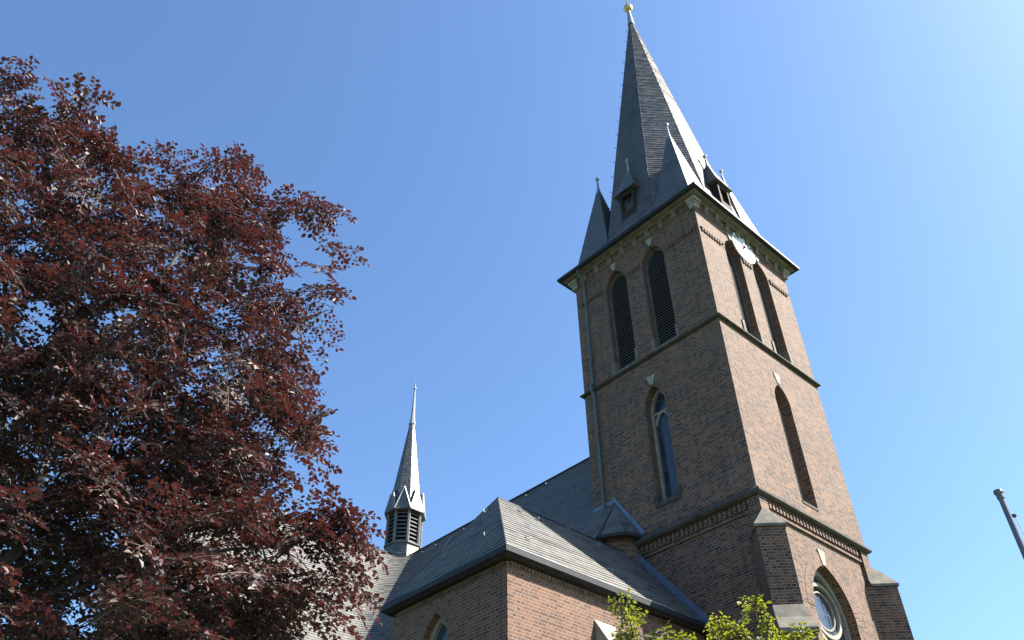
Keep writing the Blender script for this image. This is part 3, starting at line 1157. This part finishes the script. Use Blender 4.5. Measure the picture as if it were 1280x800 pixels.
nw.face([(-.01, 5.0, 9.0), (-.01, 5.0, RZ - NA * TP - .06), (NA - run + .1, 5.0, ZE + .1), (NA - run + .1, 5.0, 6.0), (-.01, 5.0, 6.0)])
nw.build('nave_wall', M['brick_red'], church)
tw = MB()
tn = lambda u, z: (AE + .35, u, z)
run2 = run - .35
tw_win = arch(TBR, 1.3, 4.0, 9.3, 11.3, 12)
tw.poly(tn, [(TBR - run2, GZ), (TBR + run2, GZ), (TBR + run2, 7.25), (TBR, RZ - .45), (TBR - run2, 7.25)], [tw_win], O_N)
tw.reveal(tn, tw_win, O_N, 0, .4)
tw.poly(lambda u, z: (u, TBR - run2, z), [(AE + .35, GZ), (NA - run, GZ), (NA - run, 7.3), (AE + .35, 7.3)], out=O_W)
tw.poly(lambda u, z: (u, TBR + run2, z), [(AE + .35, GZ), (NA - run, GZ), (NA - run, 7.3), (AE + .35, 7.3)], out=(0, 1, 0))
tw.build('transept_wall', M['brick_red'], church)
lancet(tn, O_N, TBR, 1.3, 4.0, 9.3, 11.3, .3, .15, False)

# roof hooks
def roof_hook(p, n, par):
    h = MB()
    p, n = Vector(p), Vector(n).normalized()
    up = (Vector((0, 0, 1)) - n * n.z).normalized()
    h.tube([p + up * .17 + n * .02, p + n * .03, p - up * .03 + n * .04, p - up * .03 + n * .09, p + up * .03 + n * .10], .011, 5)
    h.build('roof_hook', M['lead'], par)


for p in [(2.49, 15.37, 16.79), (2.46, 17.26, 16.75), (2.47, 18.24, 16.76), (2.42, 19.07, 16.7), (2.51, 11.53, 16.81), (2.58, 10.44, 16.91), (-.05, 16.46, 13.54), (0, 15.61, 13.61)]:
    roof_hook((p[0], p[1], RZ - (NA - p[0]) * TP), (-TP, 0, 1), nvo)
for p in [(-4.93, 4.13, 10.56), (-5.95, 2.8, 8.97), (-4.37, 4.08, 10.5), (-1.93, 4.16, 10.6), (-.61, 4.3, 10.77), (-2.94, 2.93, 9.12), (-2.88, 4.34, 10.82)]:
    roof_hook(p, (0, -1.2, 1), crf)
for p in [(-6.59, 3.54, 9.15), (-6.6, 5.11, 9.13), (-5.77, 4.5, 10.42)]:
    roof_hook(p, (-1.53, 0, 1), crf)

# ---- ridge turret over the crossing
FX, FY = 2.81, 20.32


def oct_(r, z, k, off=0.0):
    a = math.pi / 8 + k * math.pi / 4 + off
    return Vector((FX + r * math.cos(a), FY + r * math.sin(a), z))


ft = MB()
for k in range(8):
    ft.slates([oct_(1.0, 15.6, k), oct_(1.0, 15.6, k + 1), oct_(.84, 17.72, k + 1), oct_(.84, 17.72, k)], .14, .007, seed=150 + k)
fo = ft.build('ridge_turret', M['slate_spire'], church)
fs = MB()
fs.sweep([(oct_(.84, 0, -k).x, oct_(.84, 0, -k).y) for k in range(8)][::-1], [(-.02, 17.70), (.07, 17.71), (.07, 17.77), (-.05, 17.80)], True)
for k in range(8):
    fs.tube([oct_(.81, 17.75, k), oct_(.81, 19.42, k)], .075, 6)
fs.build('louvre_frame', M['louvre_pale'], fo)
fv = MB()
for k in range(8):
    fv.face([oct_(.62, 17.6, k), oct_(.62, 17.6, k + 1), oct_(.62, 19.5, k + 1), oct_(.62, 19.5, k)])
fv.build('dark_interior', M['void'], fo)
fl = MB()
for k in range(8):
    z = 17.82
    while z < 19.3:
        q = [oct_(.80, z, k), oct_(.80, z, k + 1), oct_(.66, z + .13, k + 1), oct_(.66, z + .13, k)]
        fl.face(q)
        fl.face([v + Vector((0, 0, .03)) for v in reversed(q)])
        fl.face([q[0], q[1], q[1] + Vector((0, 0, .03)), q[0] + Vector((0, 0, .03))])
        z += .2
fl.build('louvre', M['louvre_pale'], fo)
fe = MB()
for k in range(8):
    fe.slates([oct_(1.02, 19.38, k), oct_(1.02, 19.38, k + 1), oct_(.80, 19.95, k + 1), oct_(.80, 19.95, k)], .14, .007, seed=170 + k)
    fe.face([oct_(1.02, 19.375, k + 1), oct_(1.02, 19.375, k), oct_(.6, 19.375, k), oct_(.6, 19.375, k + 1)])
    fe.slates([oct_(.80, 19.95, k), oct_(.80, 19.95, k + 1), oct_(.13, 24.75, k + 1), oct_(.13, 24.75, k)], .13, .006, seed=180 + k)
fe.build('turret_spire', M['slate_spire'], fo)
for k in range(8):
    gm = MB()
    a, b = oct_(1.0, 19.44, k), oct_(1.0, 19.44, k + 1)
    mid = (a + b) / 2
    apx = Vector((FX + (mid.x - FX) * .86, FY + (mid.y - FY) * .86, 20.62))
    inn = Vector((FX + (mid.x - FX) * .60, FY + (mid.y - FY) * .60, 20.62))
    gm.face([a, b, apx])
    gm.face([b, inn, apx])
    gm.face([a, apx, inn])
    for v in (a, b):
        gm.tube([v, apx], .035, 5, mi=1)
    gm.build('gablet', [M['slate_spire'], M['lead']], fo)
ff = MB()
ff.tube([(FX, FY, 24.6), (FX, FY, 25.2), (FX, FY, 26.2), (FX, FY, 27.3)], [.17, .11, .065, .03], 8)
ff.tube([(FX, FY, 24.68), (FX, FY, 24.78)], .19, 8)
ff.ball((FX, FY, 27.0), .085, 10, 6)
ff.tube([(FX, FY, 27.0), (FX, FY, 27.75)], [.025, .008], 6)
ff.build('finial', M['lead'], fo, True)

# ------------------------------------------------------------------ flagpole
fp = thing('flagpole', 'slim grey metal flagpole standing to the right of the brick tower', 'flagpole', (7.50, 11.85, 0))
t = MB(0)
t.tube([(0, 0, 0), (0, 0, 2.5), (0, 0, 7.98)], [.062, .055, .043], 16)
t.build('pole', M['pole'], fp, True)
t = MB(0)
t.tube([(0, 0, 7.90), (0, 0, 7.93), (0, 0, 7.99), (0, 0, 8.02), (0, 0, 8.06)], [.044, .056, .056, .072, .066], 16)
t.build('cap', M['pole'], fp)
t = MB(0)
t.box(.035, .09, -.012, .012, 7.63, 7.655)
t.tube([(.09, -.018, 7.63), (.09, .018, 7.63)], .026, 10)
t.build('pulley', M['iron'], fp)
t = MB(0)
t.tube([(.10, 0, 7.62), (.14, 0, 6.8), (.17, .01, 5.2), (.15, 0, 3.0), (.085, 0, 1.2)], .007, 5)
t.build('rope', M['rope'], fp)


# ------------------------------------------------------------------ trees
def grow(limbs, tips, root, rnd, jitter=.05):
    """branch skeleton: limbs are polylines, every tip is joined to the nearest node nearer the root"""
    nodes, parent = [], []

    def add(p, par):
        nodes.append(Vector(p))
        parent.append(par)
        return len(nodes) - 1

    def nearest(p):
        return min(range(len(nodes)), key=lambda i: (nodes[i] - p).length_squared)
    for nm, pl in limbs:
        pl = [Vector(p) for p in pl]
        cur = add(pl[0], -1) if not nodes else nearest(pl[0])
        for a, b in zip(pl, pl[1:]):
            n = max(1, int((b - a).length / .35))
            for i in range(1, n + 1):
                q = a.lerp(b, i / n)
                q += Vector((rnd.gauss(0, jitter), rnd.gauss(0, jitter), rnd.gauss(0, jitter))) * (.5 if i < n else 0)
                cur = add(q, cur)
    ends = []
    order = sorted(tips, key=lambda p: min((Vector(p) - nd).length for nd in nodes))
    for tp in order:
        tp = Vector(tp)
        best, bi = 1e9, 0
        for i, nd in enumerate(nodes):
            if parent[i] < 0:
                continue
            d = (nd - tp).length + max(0, nd.z - tp.z) * .35 + (0.25 if (nd - root).length > (tp - root).length else 0)
            if d < best:
                best, bi = d, i
        a = nodes[bi]
        n = max(2, int((tp - a).length / .3))
        cur = bi
        for i in range(1, n + 1):
            f = i / n
            q = a.lerp(tp, f) + Vector((rnd.gauss(0, .03), rnd.gauss(0, .03), .10 * (tp - a).length * math.sin(math.pi * f)))
            cur = add(q, cur)
        ends.append((cur, (tp - a).normalized()))
    return nodes, parent, ends


def wood(nodes, parent, r_tip, r_exp, r_max):
    load = [0.0] * len(nodes)
    kids = [0] * len(nodes)
    for p in parent:
        if p >= 0:
            kids[p] += 1
    for i in range(len(nodes) - 1, -1, -1):
        if kids[i] == 0:
            load[i] += 1
        if parent[i] >= 0:
            load[parent[i]] += load[i]
    rad = [min(r_max, r_tip * l ** r_exp) for l in load]
    return rad


def spray(leaves, wd, tip, direc, rnd, length, nside, llen, lw, droop, spacing, tw=.6, flat=.55):
    """a leafy twig: side twigs left and right of a stem, leaves alternating on each"""
    d = direc.copy()
    d.z *= .5
    d = (d + Vector((rnd.gauss(0, .35), rnd.gauss(0, .35), rnd.gauss(-.05, .25)))).normalized()
    nrm = Vector((rnd.gauss(0, flat), rnd.gauss(0, flat), 1)).normalized()
    side = d.cross(nrm).normalized()
    nrm = side.cross(d)
    base = tip - d * length * .45
    stem = []
    for i in range(7):
        f = i / 6
        stem.append(base + d * length * f - Vector((0, 0, droop * length * f * f)))
    wd.append((stem, .007, .003))
    twigs = [(stem[-1], (stem[-1] - stem[-2]).normalized(), length * .25)]
    for k in range(nside):
        f = .12 + .82 * k / max(1, nside - 1)
        p = base + d * length * f - Vector((0, 0, droop * length * f * f))
        sg = 1 if k % 2 else -1
        dd = (side * sg + d * rnd.uniform(.5, 1.1) + nrm * rnd.gauss(0, .25)).normalized()
        twigs.append((p, dd, length * tw * rnd.uniform(.55, .95) * (1.1 - .5 * f)))
    for p, dd, L in twigs:
        n = max(3, int(L / spacing))
        end = p + dd * L - Vector((0, 0, droop * L * .8))
        wd.append(([p, p.lerp(end, .5) + Vector((0, 0, .03 * L)), end], .0035, .002))
        sd = dd.cross(nrm).normalized()
        for j in range(n + 1):
            f = (j + .6) / n
            q = p + dd * L * f - Vector((0, 0, droop * L * .8 * f * f))
            sg = 1 if j % 2 else -1
            ld = (sd * sg * rnd.uniform(.7, 1.1) + dd * rnd.uniform(.3, 1.0) + Vector((0, 0, -rnd.uniform(0, .5)))).normalized()
            ln = (nrm + Vector((rnd.gauss(0, .45), rnd.gauss(0, .45), rnd.gauss(0, .25)))).normalized()
            lx = ld.cross(ln).normalized()
            ln = lx.cross(ld)
            s = llen * rnd.uniform(.5, 1.25)
            w = lw * rnd.uniform(.8, 1.15) * s / llen
            leaves.append((q, ld, lx, ln, s, w))


def leaf_mesh(name, leaves, mat, parent, off):
    vs, fs = [], []
    for q, ld, lx, ln, s, w in leaves:
        b = len(vs)
        c = q - off
        up = ln * (w * .22)
        p0 = c
        vs += [c, c + ld * s * .42 + lx * w * .5 + up, c + ld * s * .80 + lx * w * .33 + up * .6, c + ld * s - ln * s * .06,
               c + ld * s * .80 - lx * w * .33 + up * .6, c + ld * s * .42 - lx * w * .5 + up]
        fs += [(b, b + 1, b + 2, b + 3), (b, b + 3, b + 4, b + 5)]
    me = bpy.data.meshes.new(name)
    me.from_pydata([tuple(v) for v in vs], [], fs)
    me.materials.append(mat)
    ob = bpy.data.objects.new(name, me)
    COL.objects.link(ob)
    ob.parent = parent
    return ob


def tree(name, label, cat, limbs, tips, seed, r_tip, r_exp, r_max, leafmat, sp):
    rnd = random.Random(seed)
    root = Vector(limbs[0][1][0])
    nodes, parent, ends = grow(limbs, tips, root, rnd)
    rad = wood(nodes, parent, r_tip, r_exp, r_max)
    t = thing(name, label, cat, root)
    mb = MB(0)
    # one tube per chain
    kids = {}
    for i, p in enumerate(parent):
        kids.setdefault(p, []).append(i)
    stack = [(kids[-1][0], None)]
    while stack:
        i, frm = stack.pop()
        chain = [frm, i] if frm is not None else [i]
        while kids.get(chain[-1]):
            ks = sorted(kids[chain[-1]], key=lambda k: -rad[k])
            for k in ks[1:]:
                stack.append((k, chain[-1]))
            chain.append(ks[0])
        if len(chain) > 1:
            rr = [rad[k] for k in chain]
            if frm is not None:
                rr[0] = rr[1]
            mb.tube([nodes[k] - root for k in chain], rr, 12 if max(rr) > .08 else 6 if max(rr) > .025 else 4, cap=False)
    leaves, wd = [], []
    for e, d in ends:
        for q in range(sp['n'] + (sp.get('low', 0) if nodes[e].z < 8.5 else 0)):
            off = Vector((rnd.gauss(0, sp['spread']), rnd.gauss(0, sp['spread']), rnd.gauss(0, sp['spread'] * .7))) if q else Vector()
            spray(leaves, wd, nodes[e] + off, d if q % 2 == 0 else (d + Vector((rnd.gauss(0, .6), rnd.gauss(0, .6), 0))).normalized(), rnd,
                  sp['len'] * rnd.uniform(.75, 1.2), sp['side'], sp['llen'], sp['lw'], sp['droop'], sp['gap'], sp.get('tw', .58))
    for pl, r0, r1 in wd:
        mb.tube([p - root for p in pl], [r0 + (r1 - r0) * i / (len(pl) - 1) for i in range(len(pl))], 3, cap=False)
    mb.build('trunk', M['bark'], t, True)
    leaf_mesh('crown', leaves, leafmat, t, root)
    print(name, 'leaves', len(leaves))
    return t


BEECH_LIMBS = {'A':[(-7.00,8.60,0.00),(-6.85,8.50,3.00),(-5.65,8.97,5.91),(-5.69,8.94,7.56),(-5.42,9.11,9.04),(-5.19,9.13,10.26),(-4.93,9.16,11.40)], 'B':[(-5.65,8.97,5.91),(-6.27,8.92,7.26),(-6.85,8.73,9.18),(-7.32,8.21,11.04),(-7.51,7.48,12.35)], 'C':[(-5.69,8.94,7.56),(-4.57,9.12,7.84),(-3.44,9.28,8.85),(-3.04,9.42,9.69)], 'D':[(-6.85,8.50,3.00),(-4.89,9.07,5.66),(-3.62,9.11,5.94),(-2.60,9.35,6.14)], 'F':[(-5.42,9.11,9.04),(-6.01,8.73,10.72),(-6.35,8.24,12.15)]}
BEECH_TIPS = [(-7.39,7.18,12.43),(-7.10,7.47,11.99),(-6.72,7.23,11.24),(-6.46,7.01,11.26),(-6.03,6.92,11.64),(-6.03,7.57,11.71),(-6.27,7.42,11.16),(-5.44,7.38,10.91),(-5.20,7.56,11.04),(-5.70,8.94,12.81),(-5.06,8.72,11.63),(-4.52,8.30,11.84),(-4.44,8.68,12.47),(-4.96,9.32,11.95),(-4.47,9.44,12.27),(-4.06,9.54,12.31),(-3.43,9.06,11.83),(-3.08,9.34,11.68),(-4.10,9.25,11.28),(-3.55,8.48,10.14),(-4.36,8.92,10.31),(-3.54,8.82,9.88),(-3.43,9.84,10.62),(-2.67,8.80,9.73),(-3.37,9.54,9.86),(-3.25,9.89,10.00),(-3.03,8.94,8.66),(-3.18,9.95,9.01),(-3.21,9.90,8.28),(-2.57,8.76,7.28),(-3.23,9.64,7.42),(-3.06,8.57,6.50),(-2.85,9.43,6.54),(-2.38,9.46,6.39),(-2.60,9.04,6.07),(-2.93,9.13,6.40),(-2.62,9.97,5.96),(-2.62,9.21,5.41),(-2.76,8.91,5.70),(-2.77,9.76,5.20),(-2.97,9.31,5.28),(-2.96,9.86,5.40),(-1.96,9.25,6.34),(-2.18,9.33,6.45),(-2.25,10.05,6.03),(-2.30,9.59,5.76),(-4.57,9.03,4.75),(-5.87,9.49,12.41),(-5.14,7.39,10.27),(-5.30,10.36,11.21),(-4.72,8.87,5.77),(-4.49,11.52,5.69),(-5.75,10.81,10.19),(-4.28,8.27,4.26),(-5.62,6.87,7.76),(-6.21,8.72,8.43),(-5.57,10.61,5.49),(-5.59,10.46,7.77),(-4.03,10.08,10.62),(-5.04,10.06,7.29),(-3.73,9.20,5.25),(-4.06,8.56,9.97),(-4.68,9.55,6.69),(-5.65,10.32,9.83),(-5.06,9.62,9.11),(-4.86,9.27,8.07),(-6.35,9.17,8.13),(-4.68,7.94,4.93),(-4.37,9.75,9.07),(-6.96,9.90,9.39),(-4.33,11.17,5.24),(-3.29,8.36,4.69),(-3.88,8.12,7.77),(-3.43,9.47,9.05),(-4.20,7.62,8.01),(-5.55,7.77,7.79),(-7.13,8.91,9.59),(-6.45,7.73,9.32),(-8.16,9.07,10.22),(-5.88,7.53,7.30),(-4.16,10.81,11.28),(-5.34,7.81,4.46),(-5.65,9.18,7.93),(-3.34,10.34,4.87),(-4.41,8.52,6.73),(-7.19,8.11,10.70),(-6.86,6.91,9.86),(-5.95,6.41,8.20),(-8.17,9.13,13.48),(-5.74,9.82,10.68),(-8.10,8.47,11.73),(-7.76,7.36,10.72),(-4.37,8.45,7.91),(-6.40,9.90,6.87),(-3.89,9.58,10.27),(-5.68,7.40,5.97),(-5.33,10.75,8.93),(-6.61,6.37,9.14),(-6.19,9.75,5.83),(-4.24,10.55,4.98),(-3.78,7.75,4.78),(-2.88,8.27,7.61),(-7.05,9.70,7.21),(-6.46,7.82,8.62),(-5.20,9.46,7.05),(-3.64,9.53,6.81),(-5.34,8.40,5.31),(-5.80,9.27,8.58),(-5.30,8.83,8.96),(-3.14,8.40,8.52),(-6.76,7.83,7.77),(-4.63,9.70,6.02),(-4.87,7.38,7.39),(-5.19,9.33,12.32),(-5.24,9.80,8.05),(-7.72,8.33,10.94),(-4.18,9.23,6.25),(-5.55,6.96,6.88),(-7.71,9.44,13.45),(-5.04,10.77,6.81),(-5.80,7.90,6.65),(-7.40,9.48,10.16),(-5.54,11.06,7.50),(-5.47,10.13,6.86),(-5.67,9.31,11.43),(-3.67,8.51,5.58),(-4.13,9.82,5.73),(-6.48,9.22,5.67),(-5.45,7.94,10.94),(-3.70,9.89,8.32),(-8.15,7.79,12.45),(-6.42,10.29,8.54),(-5.11,8.94,6.76),(-5.15,7.03,5.76),(-6.32,9.45,9.76),(-4.00,7.71,5.85),(-4.67,11.23,7.00),(-4.66,7.65,6.27),(-5.86,8.79,10.11),(-3.41,7.96,5.87),(-7.31,9.99,11.01),(-4.82,7.85,4.19),(-6.73,8.27,8.41),(-4.40,8.23,6.12),(-6.19,6.92,7.94),(-3.58,8.90,6.26),(-5.97,10.49,10.95),(-4.77,7.26,8.42),(-5.99,10.53,13.58),(-3.81,10.38,8.86),(-8.01,8.75,12.67),(-5.75,9.09,5.99),(-4.51,10.65,6.49),(-5.25,10.55,4.92),(-5.37,9.36,6.40),(-5.65,8.82,4.49),(-8.54,7.83,13.20),(-6.43,8.63,7.73),(-5.69,9.80,5.33),(-4.45,10.46,9.05),(-4.55,10.24,8.48),(-4.05,8.69,4.93),(-3.62,10.52,6.01),(-5.23,10.40,12.55),(-3.76,8.31,6.57),(-7.20,9.43,8.42),(-5.24,10.32,6.21),(-6.59,8.78,6.14),(-6.36,9.61,4.94),(-5.15,10.69,10.54),(-2.59,8.50,4.25),(-7.34,8.95,8.96),(-5.37,7.48,9.06),(-6.18,9.07,4.78),(-7.58,7.51,9.99),(-5.19,8.08,9.52),(-5.52,8.49,8.19),(-3.26,9.62,5.63),(-4.54,8.29,10.54),(-2.83,8.57,5.93),(-5.84,8.47,9.59),(-5.69,8.51,5.93),(-6.21,9.00,6.86),(-7.45,8.16,9.34),(-7.05,8.46,7.93),(-4.86,9.01,11.49),(-5.25,9.15,9.68),(-8.31,7.84,11.77),(-3.70,8.62,9.33),(-5.08,8.88,4.96),(-4.86,8.68,8.57),(-5.17,8.38,10.35),(-6.99,8.68,12.04),(-6.17,9.78,8.00),(-4.39,9.25,7.18),(-6.55,9.29,12.07),(-5.07,7.57,6.65),(-4.91,10.29,9.92),(-4.74,7.22,4.02),(-3.66,9.50,7.87),(-5.31,8.39,4.36),(-4.00,11.07,5.83),(-6.69,9.32,6.54),(-6.15,9.71,11.67),(-4.64,10.64,7.94),(-4.48,7.88,9.92),(-6.67,9.83,10.29),(-6.92,8.18,12.40),(-6.47,7.93,7.29),(-5.24,9.61,10.41),(-6.72,8.26,11.04),(-3.88,8.19,10.45),(-3.74,11.13,5.25),(-5.16,7.10,5.16),(-8.15,9.32,9.56),(-4.00,9.11,11.36),(-6.49,7.47,10.66),(-7.53,8.87,13.57),(-3.35,8.77,8.04),(-5.70,8.64,10.87),(-5.82,9.77,6.45),(-5.47,9.79,5.95),(-4.78,11.25,9.40),(-6.93,6.82,10.80),(-6.66,9.37,11.10),(-6.20,10.39,6.30),(-5.34,6.76,6.30),(-4.37,10.05,4.77),(-4.67,9.72,9.96),(-6.71,6.14,10.05),(-4.57,7.88,7.43),(-4.89,7.65,5.51),(-3.69,11.78,5.60),(-5.08,10.27,8.32),(-4.70,10.22,12.72),(-4.57,10.54,5.74),(-3.04,8.38,5.21),(-3.74,8.44,7.30),(-5.75,10.83,12.02),(-5.71,10.94,5.07),(-7.93,8.90,8.96),(-6.62,7.89,9.99),(-6.02,9.11,12.00),(-6.23,8.25,6.68),(-5.65,11.01,8.54),(-7.34,9.99,7.61),(-6.88,8.52,9.92),(-5.13,9.88,5.25),(-3.58,8.97,8.54),(-6.04,9.97,8.79),(-4.32,7.66,4.57),(-7.23,6.24,11.10),(-3.76,11.65,9.25),(-6.93,10.14,6.31),(-5.60,11.06,13.43),(-4.32,7.74,8.60),(-5.91,8.75,5.16),(-4.55,8.20,5.44),(-4.66,9.35,9.39),(-4.25,9.55,7.75),(-3.37,10.49,5.50),(-3.88,10.26,5.36),(-4.43,7.59,6.81),(-3.85,10.14,7.79),(-6.23,7.14,8.47),(-6.31,10.26,5.22),(-7.43,9.76,11.88),(-6.20,9.56,7.46),(-6.13,10.21,9.48),(-5.32,11.19,6.29),(-4.03,10.51,7.00),(-5.61,7.24,8.47),(-4.55,8.35,9.38),(-8.97,8.18,12.95),(-4.10,10.77,8.16),(-6.03,8.74,9.01),(-6.13,10.04,12.19),(-5.11,9.97,13.09),(-7.30,8.26,8.55),(-4.89,7.55,7.97),(-4.67,7.23,4.65),(-7.49,8.25,9.91),(-5.33,10.55,13.08),(-7.10,9.27,10.77),(-5.92,8.36,7.75),(-7.20,6.93,11.42),(-3.97,8.19,8.67),(-3.96,9.75,7.24),(-5.63,9.78,7.45),(-6.66,7.11,9.27),(-3.73,7.84,5.33),(-6.06,7.36,6.61),(-6.18,6.63,8.79),(-5.23,8.78,6.15),(-5.94,7.00,10.77),(-5.60,8.24,8.78),(-7.71,7.29,11.50),(-6.11,10.59,7.57),(-6.06,6.82,9.55),(-7.07,8.94,7.00),(-6.34,9.46,9.10),(-5.46,6.98,9.99),(-4.38,10.90,9.79),(-7.99,7.90,11.28),(-3.31,8.81,7.12),(-5.67,10.77,9.37),(-5.38,8.10,7.07),(-2.97,9.02,4.51),(-5.50,10.21,8.97),(-6.98,8.89,11.29),(-6.98,10.06,8.21),(-6.22,10.67,6.95),(-6.78,10.32,9.90),(-3.81,7.93,4.11),(-4.59,7.49,9.39),(-5.22,8.30,7.62),(-7.80,9.19,11.50),(-5.94,7.49,9.85),(-5.24,7.98,6.03),(-5.68,8.33,4.85),(-7.23,9.18,11.98),(-4.80,9.93,12.11),(-6.28,9.07,10.35),(-5.16,11.17,5.37),(-3.32,9.96,6.05),(-6.40,8.92,11.43),(-5.77,6.42,7.36),(-6.04,8.18,10.40),(-7.82,8.49,10.41),(-3.26,8.88,5.05),(-4.11,9.96,6.48),(-5.28,11.07,12.64),(-3.26,8.18,6.89),(-4.59,8.93,9.00),(-5.80,7.95,5.82),(-3.81,9.21,7.24),(-3.26,9.55,8.38),(-4.95,11.22,8.78),(-4.26,10.11,9.87),(-6.62,9.74,5.41),(-4.75,11.45,6.34),(-3.91,10.93,10.26),(-3.91,7.67,9.00),(-3.44,10.95,6.30),(-5.15,10.98,11.82),(-4.07,9.57,11.98)]
GREEN_TIPS = [(0.83,6.46,4.11),(0.85,6.11,3.83),(1.06,6.29,3.91),(1.24,6.51,3.91),(0.72,6.48,3.85),(0.96,6.47,3.84),(1.23,6.32,3.78),(0.78,6.18,3.82),(1.71,6.04,3.99),(1.71,6.38,4.03),(1.78,6.20,3.90),(1.57,6.35,3.93),(1.70,6.23,3.80),(1.44,6.05,3.69),(1.82,6.38,3.83),(1.62,6.29,3.86),(1.92,5.96,3.68),(2.06,6.15,3.77),(2.06,6.03,3.69),(1.07,6.15,3.76),(1.24,5.64,2.89),(0.64,6.09,3.12),(1.68,5.91,3.25),(0.71,6.88,3.16),(1.67,5.59,2.99),(1.49,5.78,3.08),(1.45,6.84,3.67),(1.57,5.74,2.81),(1.12,6.85,3.26),(1.00,6.57,3.11),(1.76,5.62,2.89),(1.69,6.17,2.86),(1.42,6.44,3.51),(1.27,5.56,3.27),(1.44,6.94,3.62),(1.46,5.89,3.42),(0.70,6.67,2.89),(1.39,5.89,2.73),(0.95,6.90,3.48),(0.85,7.03,3.20),(0.75,5.84,3.36),(1.22,5.67,3.20),(1.42,5.93,3.01),(0.75,6.13,3.44),(1.16,6.70,2.93),(1.11,6.36,3.22),(0.73,5.73,3.02),(1.89,6.09,3.38),(0.77,6.00,2.84),(1.10,6.79,3.45),(1.12,5.80,3.09),(1.04,6.41,3.04),(0.85,6.14,2.86),(1.78,6.67,3.01),(1.39,6.52,2.88),(1.32,6.81,3.13),(1.80,5.47,3.22),(1.25,5.64,2.89),(1.85,5.99,3.07),(1.42,6.93,3.48),(1.67,5.87,3.09),(1.06,6.41,3.05),(1.02,5.88,2.82),(1.46,6.19,2.94),(1.48,6.02,3.34),(1.45,5.60,2.71),(1.51,6.42,3.26),(0.88,6.55,3.14),(0.79,6.04,2.93),(1.47,6.44,3.07),(1.08,6.92,3.29),(1.79,6.39,3.02),(1.16,6.68,3.48),(1.43,6.79,3.43),(1.28,5.65,2.76),(0.98,6.48,3.58),(1.55,5.79,3.16),(1.46,6.69,3.00),(1.88,5.91,3.11),(1.50,6.69,3.57)]
tree('copper_beech', 'large copper beech with dark red leaves in front of the church nave', 'tree', list(BEECH_LIMBS.items()), BEECH_TIPS, 3,
     .006, .5, .30, M['leaf_red'], dict(n=3, spread=.20, len=.72, side=9, llen=.085, lw=.056, droop=.30, gap=.034, tw=.62, low=1))

GREEN_LIMBS = [('A', [(1.35, 6.2, 0), (1.34, 6.22, 1.3), (1.30, 6.2, 2.6)]), ('B', [(1.34, 6.22, 1.3), (.85, 6.2, 2.5)]), ('C', [(1.34, 6.22, 1.5), (1.9, 6.15, 2.7)])]
tree('young_green_tree', 'young tree with bright yellow green leaves below the brick tower', 'tree', GREEN_LIMBS, GREEN_TIPS, 8,
     .004, .5, .05, M['leaf_green'], dict(n=2, spread=.035, len=.18, side=9, llen=.038, lw=.024, droop=-.05, gap=.018, tw=.8))

rb = random.Random(4)
bt = []
while len(bt) < 70:
    p = Vector((rb.uniform(-1, 1), rb.uniform(-1, 1), rb.uniform(-1, 1)))
    if p.length < 1:
        bt.append((-12.3 + p.x * 2.3, 16.8 + p.y * 2.4, 7.6 + p.z * 3.4))
tree('green_tree', 'green leaved tree mostly hidden behind the copper beech', 'tree',
     [('A', [(-12.3, 16.8, 0), (-12.3, 16.8, 4.0), (-12.2, 16.8, 7.5)]), ('B', [(-12.3, 16.8, 4.0), (-11.0, 16.4, 7.0)]), ('C', [(-12.3, 16.8, 4.0), (-13.4, 17.2, 7.2)])],
     bt, 21, .008, .5, .2, M['leaf_dark'], dict(n=2, spread=.35, len=1.0, side=7, llen=.10, lw=.07, droop=.15, gap=.05))
